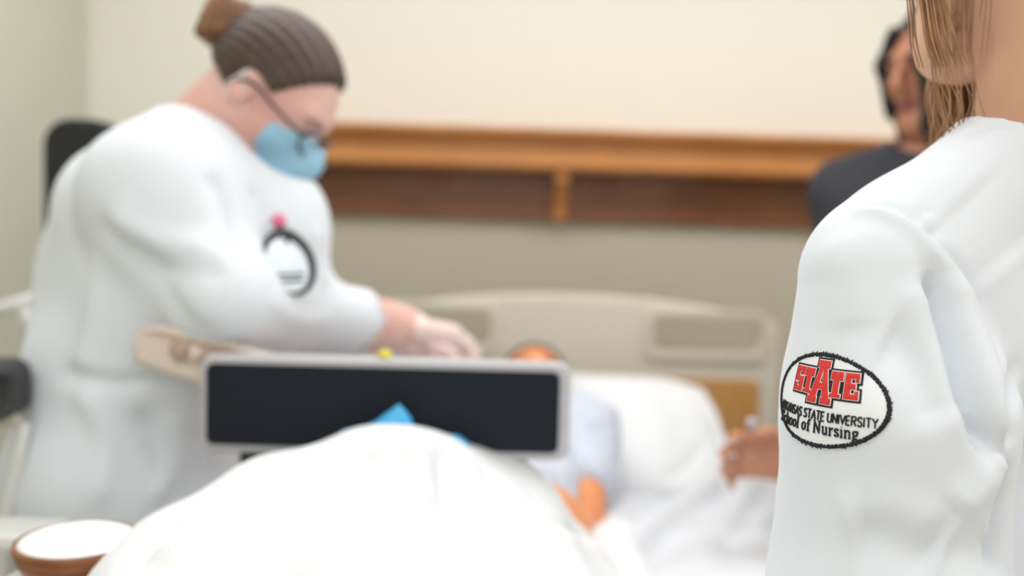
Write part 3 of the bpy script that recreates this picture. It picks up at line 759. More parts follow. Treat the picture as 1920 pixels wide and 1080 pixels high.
def face_mask(H, root, wide=1.0, h=.0035, zt=-.005, xb=.016):
    S = head_sdf(Sdf(), H, ears=False, wide=wide)
    S.rc(H(.1, 0, -.03), H(.085, 0, -.085), .022, .03, k=.04); S.off(.0045)
    S.plane(H(.03, 0, zt), H.d(-.25, 0, 1), k=.004); S.plane(H(xb, 0, -.05), H.d(-1, 0, .1), k=.004); S.plane(H(0, 0, -.117), H.d(.1, 0, -1), k=.004)
    V, Q = surface(S, A(H.o)-.16, A(H.o)+.16, h, 2)
    # pleats
    N = normals(V, Q); L = H.loc(V); V = V+N*(.0012*np.sin(L[:, 2]*2*np.pi/.014)*(L[:, 0] > .03))[:, None]
    mk = clip_mesh('face_mask', V, Q, M['mask'], root)
    its = []
    for s in (1, -1):
        its.append((catmull([H(.018, .066*s*wide, -.03), H(.0, .078*s*wide, -.012), H(-.02, .086*s*wide, .008), H(-.022, .084*s*wide, .022)]), .0016))
        its.append((catmull([H(.018, .058*s*wide, -.085), H(-.01, .072*s*wide, -.05), H(-.03, .084*s*wide, -.015)]), .0016))
    for a_, b_ in ((0, 1), (2, 3)): tubes('ear_loop', [(its[a_][0]+its[b_][0][::-1], .0012)], M['card'], mk, 6)
    return mk
face_mask(J['H'], root)

# ------------------------------------------------------------------ masked nurse at the left
f = Vector((.97, -.2, 0)).normalized(); l = Vector((0, 0, 1)).cross(f)
J = dict(f=f, l=l)
KN = .92
def PN(x, y, Y): return P(x, y, Y*KN)
J['pelvis'] = PN(245, 900, 1.66); J['chest'] = PN(385, 440, 1.62); J['neck'] = PN(392, 265, 1.62)
J['H'] = Fr(PN(505, 188, 1.62), (.70, -.10, -.71), (.71, -.03, .70))
J['shR'] = PN(300, 365, 1.50); J['shL'] = PN(440, 325, 1.78)
J['elR'] = PN(420, 550, 1.45); J['wrR'] = PN(745, 611, 1.80); J['elL'] = PN(520, 580, 1.92); J['wrL'] = PN(730, 635, 1.99)
standing_legs(J)
root, SB = person('nurse', J, 'person in white coat, blue mask and glasses bending over the bed', M['skin_pink'], M['lips_pink'], M['brow_fair'],
    [('R', PN(950, 640, 1.92)-J['wrR'], (-.15, -.1, 1), 1, (12, 22, 18), 1.14), ('L', PN(930, 680, 2.05)-J['wrL'], (-.1, .1, 1), -1, (15, 25, 20), 1.14)], fat=1.12, headw=1.06,
    extra=lambda S: S.rc(PN(395, 262, 1.62), PN(455, 215, 1.62), .072, .066, k=.03).rc(PN(440, 290, 1.62), PN(490, 262, 1.62), .05, .038, k=.04).rc(J['elR']+(J['wrR']-J['elR'])*.6, J['wrR'], .044, .037, k=.02))
HN = J['H']
legs_clothes(root, J, M['scrubs_w'], M['card'], r=(.10, .08, .068), waist=.13)
S = Sdf()
tc = [(PN(232, 985, 1.66), .172), (PN(242, 890, 1.66), .172), (PN(268, 700, 1.65), .166), (PN(375, 510, 1.63), .168), (PN(388, 400, 1.62), .152)]
for i in range(4): S.rc(tc[i][0], tc[i+1][0], tc[i][1], tc[i+1][1], k=.05)
S.rc(PN(252, 400, 1.64), PN(258, 520, 1.71), .115, .138, k=.06); S.rc(PN(258, 520, 1.71), PN(258, 690, 1.70), .136, .128, k=.06); S.rc(PN(242, 890, 1.66)+l*.07, PN(242, 890, 1.66)-l*.07, .138, .138, k=.05); S.rc(PN(430, 470, 1.60), PN(480, 500, 1.60), .11, .10, k=.06)
S.rc(PN(392, 400, 1.62), J['shR'], .12, .088, k=.06); S.rc(PN(392, 400, 1.62), J['shL'], .12, .088, k=.06)
S.rc(PN(385, 285, 1.62), J['shR'], .08, .082, k=.06); S.rc(PN(400, 285, 1.62), J['shL'], .078, .084, k=.05)
S.rc(PN(430, 385, 1.60), PN(505, 420, 1.60), .075, .075, k=.06)
for s in 'RL':
    S.rc(J['sh'+s], J['el'+s], .086, .07, k=.06); S.rc(J['el'+s], J['el'+s]+(J['wr'+s]-J['el'+s])*.735, .07, .050, k=.04)
    d = J['wr'+s]-J['el'+s]
    S.rc(J['el'+s]+d*.765, J['wr'+s], .0455, .0455, k=.004, mode='s')
S.rc(PN(385, 285, 1.62), PN(400, 235, 1.62), .071, .072, k=.015, mode='s'); S.rc(PN(400, 235, 1.62), PN(500, 200, 1.62), .075, .085, k=.02, mode='s')
S.rc(PN(440, 292, 1.62), PN(482, 268, 1.62), .062, .055, k=.01, mode='s'); S.rc(PN(480, 280, 1.6), PN(550, 240, 1.6), .062, .075, k=.02, mode='s')
pz = PN(232, 992, 1.66).z; S.plane((0, 0, pz), (0, 0, -1), k=.01)
lo, hi = bounds([J['shR'], J['shL'], J['wrR'], J['wrL'], tc[0][0], PN(480, 500, 1.5)], .24)
V, Q = surface(S, lo, hi, .006, 2)
V = wob(V, Q, .004, 18, 12); Bn = bvh(V, Q)
V = crease(V, Q, foldset(Bn, [([(175, 405), (250, 480), (330, 580), (420, 640)], .024, -.009), ([(200, 395), (290, 450), (400, 470)], .02, .009), ([(240, 470), (330, 510), (430, 515)], .018, -.008),
    ([(395, 320), (420, 400), (440, 480)], .014, -.01), ([(560, 310), (590, 420), (612, 540)], .012, .006), ([(180, 470), (175, 600), (150, 700)], .02, .01), ([(110, 700), (220, 720), (360, 700)], .014, -.008),
    ([(150, 720), (200, 820), (180, 960)], .02, .01), ([(260, 760), (300, 860), (330, 970)], .02, -.012), ([(330, 760), (330, 860), (290, 950)], .018, .01), ([(380, 800), (390, 900)], .014, -.008),
    ([(500, 560), (560, 600), (620, 600)], .015, .004), ([(470, 340), (500, 430), (530, 520)], .012, -.008)]))
coat = clip_mesh('lab_coat', V, Q, M['coat2'], root)
# hair: cap, nape and bun
H = HN; S = head_sdf(Sdf(), H, ears=False, wide=1.06).off(.011)
S.plane(H(.052, 0, .075), H.d(1, 0, -.5), k=.012); S.plane(H(-.01, 0, -.028), H.d(-.12, 0, -1), k=.012); S.plane(H(.045, 0, .02), H.d(.75, 0, -.8), k=.012)
for s in (1, -1): S.el(H(-.002, .085*s, -.012), (.03, .03, .040), H.R, k=.01, mode='s')
V, Q = surface(S, A(H.o)-.17, A(H.o)+.17, .005, 2)
N = normals(V, Q); L = H.loc(V); V = V+N*(.0015*np.sin(np.arctan2(L[:, 1], L[:, 2]+.02)*46))[:, None]
hr = clip_mesh('hair', V, Q, M['hair_br'], root)
b0 = PN(430, 44, 1.62); Fb = Fr(b0, H.d(-.6, 0, .8), H.d(0, 1, 0))
S = Sdf()
for k in range(26):                                 # coils of the bun
    a0 = k*.9; a1 = a0+.9; r0 = .038-.0009*k*.8; r1 = .038-.0009*(k+1)*.8; x0b = -.03+.065*k/26; x1b = -.03+.065*(k+1)/26
    S.rc(Fb(x0b, r0*math.cos(a0), r0*math.sin(a0)), Fb(x1b, r1*math.cos(a1), r1*math.sin(a1)), .0125, .0125, k=.006)
S.el(b0, (.04, .04, .04), Fb.R, k=.01)
V, Q = surface(S, A(b0)-.09, A(b0)+.09, .004, 1); clip_mesh('bun', V, Q, M['hair_gold'], hr)
face_mask(H, root, 1.06, zt=-.010, xb=.048)
# spectacles
g = None
its = []
for s in (1, -1):
    c = H(.108, .034*s, .006); ring = []
    for k in range(25):
        a = 2*math.pi*k/24; ring.append(H(.108-.012*abs(math.cos(a))*(1 if math.cos(a)*s > 0 else .1), .034*s+.026*math.cos(a), .006+.019*math.sin(a)))
    its.append((ring, .0022))
    its.append((catmull([H(.098, .060*s, .010), H(.088, .078*s, .011), H(.05, .086*s, .011), H(.0, .09*s, .012), H(-.025, .088*s, -.004)]), .0026))
its.append((catmull([H(.108, .009, .010), H(.113, 0, .013), H(.108, -.009, .010)]), .002))
gl = tubes('glasses', its, M['glass_dark'], root, 8)
for s in (1, -1):
    bm = bmesh.new(); ring = [bm.verts.new(H(.107-.012*abs(math.cos(a))*(1 if math.cos(a)*s > 0 else .1), .034*s+.0255*math.cos(a), .006+.0185*math.sin(a))) for a in [2*math.pi*k/24 for k in range(24)]]
    cvt = bm.verts.new(H(.1085, .034*s, .006))
    for k in range(24): bm.faces.new((cvt, ring[k], ring[(k+1) % 24]))
    bmesh.ops.solidify(bm, geom=bm.faces[:], thickness=.0012)
    link('lens', bm_mesh('lens', bm), M['lens'], gl)
# gloves
for s, dd, back, th, cu in (('R', PN(950, 640, 1.92)-J['wrR'], (-.15, -.1, 1), 1, (12, 22, 18)), ('L', PN(930, 680, 2.05)-J['wrL'], (-.1, .1, 1), -1, (15, 25, 20))):
    S = Sdf(); Hn = hand_sdf(S, J['wr'+s], dd, back, th, cu, size=1.14, r_add=.0022)
    S.plane(Hn(.0, 0, 0), Hn.d(-1, 0, 0), k=.003)
    S.rc(Hn(.003, 0, 0), Hn(.02, 0, 0), .043, .037, k=.008, ax=Hn.z, sq=.88)
    V, Q = surface(S, A(J['wr'+s])-.24, A(J['wr'+s])+.24, .0035, 1); V = wob(V, Q, .0008, 90, 2)
    clip_mesh('glove', V, Q, M['glove'], root)
# round black and white badge hanging from a pink reel on the coat
Bn = bvh(*[V_ for V_ in (np.array([v.co[:] for v in coat.data.vertices]), np.array([p.vertices[:] for p in coat.data.polygons]))])
q, n = hit(Bn, 541, 492); q2, n2 = hit(Bn, 521, 415)
def disc_on(name, q, n, prof, m, parent, sx=1.0, seg=36, upv=Vector((0, 0, 1))):
    Fd = Fr(q, n, upv); o = lathe(name, prof, (0, 0, 0), m, None, seg)
    o.data.transform(Matrix.Scale(sx, 4, Vector((1, 0, 0))))
    R = Matrix((Fd.y, Fd.z, Fd.x)).transposed().to_4x4(); R.translation = Vector(q); o.data.transform(R)
    o.parent = parent
    if parent.type == 'EMPTY': o.matrix_parent_inverse = Matrix.Translation(-parent.location)
    return o
if q is not None:
    nn = (n+Vector((.25, -.4, 0))).normalized(); Fd = Fr(q, nn, (0, 0, 1))
    bd = disc_on('badge', q+nn*.004, nn, [(0, .003), (.047, .003), (.050, 0), (.047, -.004), (0, -.004)], M['black'], root, .95)
    fc_ = Fd(.0095, .011*(-1 if Fd.y.x > 0 else 1), -.007)
    disc_on('badge_face', fc_, nn, [(0, .0006), (.039, .0006), (.040, 0), (.039, -.0012), (0, -.0012)], M['card'], bd, .95)
    Fd = Fr(fc_+nn*.001, nn, (0, 0, 1)); its = []
    for zz, hw_ in ((-.014, .024), (-.023, .02)): its.append(([Fd(0, -hw_, zz), Fd(0, hw_, zz)], .002))
    for it_ in its: tubes('badge_print', [it_], M['black'], bd, 5)
if q2 is not None:
    nn = (n2+Vector((.2, -.3, 0))).normalized()
    rl = disc_on('badge_reel', q2+nn*.004, nn, [(0, .005), (.008, .005), (.0105, .002), (.0105, -.003), (0, -.003)], M['pink'], root)
    rl['label'] = 'pink reel of the badge'
    tube('badge_cord', catmull([q2+nn*.004, (q2+q)*.5+nn*.012, q+nn*.008+Vector((0, 0, .04))]), .0025, M['black'], rl)

# ------------------------------------------------------------------ dark haired person behind, at the right
f = Vector((-.6, -.8, 0)).normalized(); l = Vector((0, 0, 1)).cross(f)
J = dict(f=f, l=l)
J['neck'] = P(1740, 290, 1.92); J['chest'] = J['neck']+Vector((0, 0, -.19))+f*.02; J['pelvis'] = J['neck']+Vector((0, 0, -.52))-f*.0
J['H'] = Fr(P(1758, 138, 1.92), (-.90, -.38, -.12), (-.12, 0, 1))
J['shR'] = J['neck']-l*.165+Vector((0, 0, -.075)); J['shL'] = J['neck']+l*.165+Vector((0, 0, -.075))
J['elR'] = P(1650, 860, 1.9); J['wrR'] = P(1488, 862, 1.62); J['elL'] = J['shL']+Vector((.03, .02, -.3)); J['wrL'] = J['elL']+f*.2+Vector((-.06, 0, -.08))
standing_legs(J)
root, SB = person('visitor', J, 'person with long black hair and dark top standing by the shelf at right', M['skin_tan'], M['lips_dark'], M['hair_bk'],
    [('R', (-1, -.12, .12), (.1, 1, .25), 1, (14, 30, 22), 0), ('L', f, (.2, 0, 1), -1, (20, 30, 20), 0)], h=.0045)
legs_clothes(root, J, M['dark'], M['black'])
S = Sdf(); Tt = J['pelvis']; C = J['chest']
S.rc(Tt-Vector((0, 0, .08)), Tt+Vector((0, 0, .12)), .14, .125, k=.05, ax=f, sq=.82); S.rc(Tt+Vector((0, 0, .12)), C, .125, .128, k=.05, ax=f, sq=.84)
S.rc(C+l*.08, C-l*.08, .11, .11, k=.05); S.rc(C+(J['shL']-C)*.6, C+(J['shR']-C)*.6, .102, .102, k=.05)
for s, sg in (('L', 1), ('R', -1)):
    S.rc(C+f*.06+l*.075*sg-Vector((0, 0, .03)), C+f*.05+l*.07*sg-Vector((0, 0, .05)), .062, .062, k=.04)
    S.rc(J['neck']+l*.03*sg-Vector((0, 0, .022)), J['sh'+s], .066, .064, k=.05); S.rc(J['sh'+s], J['el'+s], .062, .056, k=.03)
    d = J['wr'+s]-J['el'+s]; S.rc(J['el'+s], J['el'+s]+d*.75, .056, .046, k=.02); S.rc(J['el'+s]+d*.78, J['wr'+s], .036, .034, k=.004, mode='s')
S.rc(J['neck']-Vector((0, 0, .03)), J['neck']+Vector((0, 0, .1)), .064, .075, k=.01, mode='s'); S.plane(Tt-Vector((0, 0, .12)), (0, 0, -1), k=.01)
lo, hi = bounds([J['shL'], J['shR'], J['elL'], J['elR'], J['wrR'], J['wrL'], Tt], .2); V, Q = surface(S, lo, hi, .007, 2); V = wob(V, Q, .003, 30, 8)
clip_mesh('top', V, Q, M['dark'], root)
H = J['H']; S = head_sdf(Sdf(), H, ears=False).off(.014)
S.plane(H(.062, 0, .07), H.d(1, 0, -.55), k=.012); S.plane(H(.048, 0, 0), H.d(1, 0, -.1), k=.012)
S2 = Sdf()
for s in (1, -1):
    S2.rc(H(-.01, .07*s, .04), H(-.02, .085*s, -.08), .03, .034, k=.03); S2.rc(H(-.02, .085*s, -.08), H(-.02, .10*s, -.25), .034, .032, k=.03); S2.rc(H(-.02, .10*s, -.25), H(.03, .10*s, -.34), .032, .012, k=.03)
S2.rc(H(-.075, 0, .03), H(-.085, 0, -.12), .075, .085, k=.04); S2.rc(H(-.085, 0, -.12), H(-.10, 0, -.3), .085, .06, k=.04)
S2.rc(H(.055, .058, .075), H(.05, .078, .0), .024, .026, k=.02); S2.rc(H(.05, .078, .0), H(.03, .09, -.12), .026, .03, k=.02)
S2.rc(H(.075, -.03, .085), H(.066, -.068, .03), .014, .016, k=.015); S2.rc(H(.066, -.068, .03), H(.03, -.088, -.06), .016, .02, k=.015)
S2.rc(P(1728, 28, 1.86), P(1742, 110, 1.82), .024, .024, k=.02); S2.rc(P(1742, 110, 1.82), P(1762, 230, 1.82), .024, .03, k=.02); S2.rc(P(1762, 230, 1.82), P(1785, 360, 1.84), .03, .02, k=.02)
S.ops += [(mo, .02, fn) for mo, k, fn in S2.ops]
V, Q = surface(S, A(H.o)-[.25, .25, .42], A(H.o)+[.25, .25, .17], .006, 2)
N = normals(V, Q); L = H.loc(V); V = V+N*(.002*np.sin(np.arctan2(L[:, 1], L[:, 0]+.03)*60))[:, None]
clip_mesh('hair', V, Q, M['hair_bk'], root)
hp = P(1408, 815, 1.60)
o = tube('small_tube', [hp+Vector((0, 0, -.035)), hp+Vector((0, 0, .014)), hp+Vector((0, 0, .0145)), hp+Vector((0, 0, .026)), hp+Vector((0, 0, .028))], [.006, .006, .0085, .0085, .005], M['grey'], None, 18)
tag(o, 'small white tube held between fingertips of the hand beside the pillow', 'tube')

# ------------------------------------------------------------------ person in the foreground, back turned, with the sleeve emblem
f = Vector((-.40, .915, 0)).normalized(); l = Vector((0, 0, 1)).cross(f)
J = dict(f=f, l=l)
J['neck'] = P(1948, 262, .90); J['chest'] = J['neck']+Vector((0, 0, -.18))+f*.03; J['pelvis'] = J['neck']+Vector((0, 0, -.53))+f*.02
J['H'] = Fr(P(1897, -116, .90), (-.50, .86, -.08), (-.05, .05, 1))
J['shL'] = P(1662, 530, .835); J['elL'] = P(1655, 1130, .79); J['wrL'] = J['elL']+Vector((.10, .21, -.02))
shm = lambda v: v-l*(2*(v-J['neck']).dot(l))
J['shR'] = shm(J['shL']); J['elR'] = shm(J['elL']); J['wrR'] = J['wrL']+Vector((.06, .02, .0))
standing_legs(J)
root, SB = person('student', J, 'person in white jacket seen from behind with round sleeve emblem, nearest the camera', M['skin_fair'], M['lips_pink'], M['hair_lt'],
    [('L', Vector((.8, .5, -.1)), (-.3, .9, .3), -1, (35, 45, 30), 0), ('R', Vector((-.5, .5, -.1)), (.3, .9, .3), 1, (35, 45, 30), 0)], h=.0045, fat=.95)
legs_clothes(root, J, M['scrubs_w'], M['card'])
S = Sdf(); C = J['chest']; Tt = J['pelvis']; NK = J['neck']
S.rc(Tt-Vector((0, 0, .07)), Tt+Vector((0, 0, .14)), .14, .125, k=.05, ax=f, sq=.78); S.rc(Tt+Vector((0, 0, .14)), C, .125, .135, k=.05, ax=f, sq=.82)
S.rc(C+l*.085, C-l*.085, .112, .112, k=.05)
for sg in (1, -1): S.rc(C+f*.06+l*.07*sg-Vector((0, 0, .03)), C+f*.06+l*.07*sg-Vector((0, 0, .05)), .066, .066, k=.04)
for sg, s in ((1, 'L'), (-1, 'R')):
    mm = (lambda v: v) if sg == 1 else shm
    S.rc(mm(P(1930, 302, .895)), mm(P(1668, 500, .82)), .067, .060, k=.05)
    S.rc(mm(P(1708, 490, .84)), mm(P(1720, 640, .87)), .065, .09, k=.04)
    a, b, c = mm(P(1642, 518, .805)), mm(P(1677, 770, .79)), mm(P(1658, 1130, .785))
    S.rc(a, b, .064, .090, k=.016); S.rc(b, c, .090, .094, k=.02)
    wr = J['wr'+s]; S.rc(c, c+(wr-c)*.85, .085, .05, k=.03); S.rc(c+(wr-c)*.86, wr, .04, .037, k=.004, mode='s')
S.rc(NK-Vector((0, 0, .03)), J['H'](-.036, 0, -.06), .0655, .063, k=.012, mode='s')
S.plane(Tt-Vector((0, 0, .14)), (0, 0, -1), k=.01)
lo, hi = bounds([J['shL'], J['shR'], J['elL'], J['elR'], J['wrL'], J['wrR'], NK, Tt-Vector((0, 0, .02))], .15)
V, Q = surface(S, lo, hi, .0036, 4)
V = wob(V, Q, .0016, 26, 21)
Bf = bvh(V, Q)
V = crease(V, Q, foldset(Bf, [
    ([(1590, 398), (1632, 396), (1690, 415), (1745, 462), (1790, 515), (1822, 580), (1848, 650), (1868, 720), (1880, 790)], .008, .006),    # sleeve head along the armhole
    ([(1612, 384), (1650, 384), (1705, 402), (1762, 448), (1810, 505), (1842, 570), (1868, 640), (1888, 710)], .006, -.006),
    ([(1740, 505), (1765, 560), (1790, 640), (1815, 720), (1840, 800), (1862, 870)], .008, -.022),                            # deep valley
    ([(1716, 530), (1722, 580), (1745, 650), (1775, 730), (1800, 800)], .012, .004),
    ([(1775, 510), (1805, 580), (1835, 670), (1862, 760), (1882, 850)], .009, .009),
    ([(1650, 640), (1690, 660), (1740, 720), (1780, 800)], .024, -.010),
    ([(1560, 440), (1590, 540), (1600, 620)], .02, .003),
    ([(1600, 1000), (1680, 1010), (1760, 1055)], .024, -.010), ([(1560, 960), (1660, 960), (1760, 1000)], .02, .007), ([(1780, 1020), (1830, 1040), (1860, 1010)], .016, -.006),
    ([(1880, 855), (1850, 900), (1790, 960)], .016, .009), ([(1700, 410), (1725, 400), (1745, 385)], .006, -.003), ([(1735, 440), (1770, 425)], .006, -.003),
    ([(1886, 866), (1878, 940), (1872, 1010), (1870, 1078)], .007, -.018), ([(1800, 262), (1860, 240), (1918, 236)], .004, -.004), ([(1905, 690), (1895, 760), (1890, 840)], .008, -.014), ([(1800, 360), (1860, 420), (1900, 500)], .05, -.006)]))
fcoat = clip_mesh('jacket', V, Q, M['coat'], root)
Bf = bvh(V, Q)
# hair: a drawn back cap, a low pony tail, loose strands along the cheek
H = J['H']; S = head_sdf(Sdf(), H, ears=False).off(.012)
S.plane(H(.062, 0, .07), H.d(1, 0, -.5), k=.012); S.plane(H(-.02, 0, -.012), H.d(.3, 0, -1), k=.012); S.plane(H(.03, 0, .0), H.d(1, 0, -.4), k=.01)
S2 = Sdf().rc(H(-.11, 0, .03), H(-.16, 0, .0), .03, .036, k=.02).rc(H(-.16, 0, .0), H(-.18, -.03, -.09), .036, .014, k=.02)
S.ops += S2.ops
V, Q = surface(S, A(H.o)-.24, A(H.o)+.24, .005, 2); N = normals(V, Q); L = H.loc(V); V = V+N*(.0012*np.sin(np.arctan2(L[:, 1], L[:, 2]+.02)*70))[:, None]
fhair = clip_mesh('hair', V, Q, M['hair_lt'], root)
Vb, Qb = np.array([v.co[:] for v in root.children[0].data.vertices]), np.array([p.vertices[:] for p in root.children[0].data.polygons])
Bh = bvh(Vb, Qb)
rs = np.random.RandomState(5); its = []
def strand(top, mid, low, tail, w_):
    return (catmull([top, mid, low, tail], 7), [w_*(1-.55*(k/21)**2) for k in range(22)])
for k in range(44):                                 # over the near cheek
    u = rs.beta(1.2, 2.2)                            # 0 at the front edge of the face, 1 near the ear
    px0 = 1736+u*150+rs.normal()*5; 
    pts = []
    yend = rs.uniform(100, 160)-u*rs.uniform(0, 110)
    for j, py in enumerate((-150, -70, 0, yend*.5, yend)):
        px = px0+(6-12*u)*(j-1)*.5+rs.normal()*1.5
        q, n = hit(Bh, px, py)
        if q is None: q, n = hit(Bh, px+22, py)
        if q is None: continue
        pts.append(q+n*(.0015+.002*rs.rand()))
    if len(pts) < 3: continue
    c = catmull(pts, 5); w_ = rs.uniform(.00035, .0008); its.append((c, [w_*(1-.7*(i/(len(c)-1))**2) for i in range(len(c))]))
tubes('cheek_strands', its, M['hair_lt'], fhair, 4)['kind'] = 'stuff'
S = Sdf()                                            # a broad flat lock framing the face
lk = [P(1722, -170, .84), P(1726, -70, .835), P(1738, 10, .832), P(1748, 75, .835), P(1765, 125, .845)]
its = []
for k in range(26):
    o_ = Vector((rs.normal()*.0035, rs.normal()*.005, 0)); c = catmull([p+o_*(1+.25*i) for i, p in enumerate(lk)], 5); w_ = rs.uniform(.0006, .0012)
    its.append((c, [w_*(1-.6*(i/(len(c)-1))**3) for i in range(len(c))]))
tubes('front_lock', its, M['hair_lt'], fhair, 4)['kind'] = 'stuff'
its = []                                             # hair falling in front of the far shoulder
for k in range(260):
    a = rs.rand(); px = 1742+a*100; Y = .955+.05*rs.rand()
    x1_ = px+(1785-px)*.15+rs.normal()*8
    c = catmull([P(px*.8+1790*.2, 40, Y-.02), P(px, 130+rs.normal()*8, Y), P(px+rs.normal()*5, 190, Y+.004), P(x1_, 245+rs.normal()*10, Y+.005), P(x1_+rs.normal()*12, 300+rs.normal()*40, Y+.0)], 5)
    w_ = rs.uniform(.0006, .0016); its.append((c, [w_*(1-.6*(i/(len(c)-1))**2) for i in range(len(c))]))
tubes('far_lock', its, M['hair_lt'], fhair, 4)['kind'] = 'stuff'
its = []
for k in range(26):                                  # fly-away wisps under the jaw
    px = rs.uniform(1745, 1830); c = catmull([P(px-8, 60, .86), P(px, 140, .865), P(px+rs.normal()*10+8, 200, .87), P(px+rs.normal()*16+12, 262, .875)], 6)
    its.append((c, [.0004]*len(c)))
tubes('wisps', its, M['hair_lt'], fhair, 4)['kind'] = 'stuff'

# ------------------------------------------------------------------ sleeve emblem
TILT = math.radians(3)
aT, aB = P(1655, 560, .80), P(1668, 1000, .79)       # axis of the sleeve
ax_ = (aB-aT).normalized(); R_S = .092
c0, n0 = hit(Bf, 1668, 759)
sc0 = (c0-aT).dot(ax_)
toward = (c0-(aT+ax_*sc0)).normalized()
def wrap(u, v, off):                                 # emblem plane (metres) onto the cloth
    v = v*.875
    uu = u*math.cos(TILT)-v*math.sin(TILT)*-1; vv = -u*math.sin(TILT)+v*math.cos(TILT)
    phi = (uu-.0555)/R_S
    c = aT+ax_*(sc0-vv)
    d = toward*math.cos(phi)+ax_.cross(toward)*math.sin(phi)*WSGN
    q, nn, i, ds = Bf.ray_cast(c+d*.3, -d)
    if q is None: q = c+d*R_S; nn = d
    return q+nn*off
WSGN = 1
if (ax_.cross(toward)).x < 0: WSGN = -1
# smooth field of wrapped points so the embroidery is not disturbed by the mesh facets
def wrapped_mesh(name, bm, off, m, parent, thick=.0006, uv=True):
    bm.verts.ensure_lookup_table()
    flat = [(v.co.x, v.co.y) for v in bm.verts]
    for v in bm.verts: v.co = wrap(v.co.x, v.co.y, off)
    bm.normal_update(); me = bpy.data.meshes.new(name)
    uvl = bm.loops.layers.uv.new('UVMap')
    for fc in bm.faces:
        for lp in fc.loops: lp[uvl].uv = flat[lp.vert.index]
    # face the outside
    cen = sum((fc.normal.dot(fc.calc_center_median()-aT-ax_*((fc.calc_center_median()-aT).dot(ax_))) for fc in bm.faces), 0)
    if cen < 0: bmesh.ops.reverse_faces(bm, faces=bm.faces[:])
    bm.to_mesh(me); bm.free()
    o = link(name, me, m, parent); md = o.modifiers.new('thickness', 'SOLIDIFY'); md.thickness = thick; md.offset = -1
    return o
A_, B_ = .0555, .0395*1.0
bm = bmesh.new(); rings = 22; seg = 96; prev = None; cv = bm.verts.new((0, 0, 0))
for r in range(1, rings+1):
    ring = [bm.verts.new((A_*r/rings*math.cos(2*math.pi*k/seg), B_*r/rings*math.sin(2*math.pi*k/seg), 0)) for k in range(seg)]
    for k in range(seg):
        j = (k+1) % seg
        if prev is None: bm.faces.new((cv, ring[k], ring[j]))
        else: bm.faces.new((prev[k], ring[k], ring[j], prev[j]))
    prev = ring
patch = wrapped_mesh('sleeve_emblem', bm, .0009, M['field'], fcoat, .0009)
patch['label'] = 'oval white emblem with red STATE lettering and black border on the sleeve'
its = []                                             # overcast border of short slanting stitches
NB = 420
for k in range(NB):
    a = 2*math.pi*k/NB; hw_ = .0013+rs.rand()*.0005; skew = .02+rs.normal()*.018
    p0 = wrap((A_-hw_-.0003)*math.cos(a-skew), (B_-hw_-.0003)*math.sin(a-skew), .0008); p1 = wrap(A_*math.cos(a), B_*math.sin(a), .0019)
    e = hw_+(.0014*rs.rand() if rs.rand() < .18 else 0); p2 = wrap((A_+e)*math.cos(a+skew), (B_+e)*math.sin(a+skew), .0006)
    its.append(([p0, p1, p2], [.00042, .0006, .0004]))
tubes('emblem_border', its, M['thread_bk'], fcoat, 5)['kind'] = 'stuff'

def fill(polys, grow, cut=.0025):                    # convex pieces, grown outward, cut fine enough to bend
    bm = bmesh.new()
    for pl in polys:
        n = len(pl); ar = sum(pl[i][0]*pl[(i+1) % n][1]-pl[(i+1) % n][0]*pl[i][1] for i in range(n))
        if ar < 0: pl = pl[::-1]
        q = []
        for i in range(n):
            a, b, c = Vector(pl[i-1]), Vector(pl[i]), Vector(pl[(i+1) % n])
            e1 = (b-a).normalized(); e2 = (c-b).normalized(); n1 = Vector((e1.y, -e1.x)); n2 = Vector((e2.y, -e2.x))
            mv = (n1+n2); mv = mv/max(.35, mv.dot(mv)/2)
            q.append(b+mv*grow)
        vs = [bm.verts.new((p.x, p.y, 0)) for p in q]; bm.faces.new(vs)
    bmesh.ops.triangulate(bm, faces=bm.faces[:])
    for _ in range(3):
        es = [e for e in bm.edges if e.calc_length() > cut]
        if es: bmesh.ops.subdivide_edges(bm, edges=es, cuts=1)
        bmesh.ops.triangulate(bm, faces=[fc for fc in bm.faces if len(fc.verts) > 3])
    return bm
def R4(x0, y0, x1, y1): return [(x0, y0), (x1, y0), (x1, y1), (x0, y1)]
mmm = .001
def S_(x, y, w_, h_, t):
    return [R4(x, y+h_-t, x+w_, y+h_), R4(x, y+h_/2-t*.2, x+t, y+h_-.1), R4(x, y+h_/2-t/2, x+w_, y+h_/2+t/2), R4(x+w_-t, y+.1, x+w_, y+h_/2+t*.2), R4(x, y, x+w_, y+t), R4(x+w_-t*.8, y+h_-t*1.6, x+w_, y+h_-.1), R4(x, y+.1, x+t*.8, y+t*1.6)]
def T_(x, y, w_, h_, t):
    return [R4(x, y+h_-t, x+w_, y+h_), R4(x+w_/2-t*.62, y, x+w_/2+t*.62, y+h_), R4(x, y+h_-t*1.7, x+t*.6, y+h_-.1), R4(x+w_-t*.6, y+h_-t*1.7, x+w_, y+h_-.1), R4(x+w_/2-t*1.1, y, x+w_/2+t*1.1, y+t*.7)]
def E_(x, y, w_, h_, t):
    return [R4(x, y, x+t*1.15, y+h_), R4(x, y+h_-t, x+w_, y+h_), R4(x, y, x+w_, y+t), R4(x, y+h_/2-t/2, x+w_*.78, y+h_/2+t/2), R4(x+w_-t*.7, y+h_-t*1.6, x+w_, y+h_-.1), R4(x+w_-t*.7, y+.1, x+w_, y+t*1.6)]
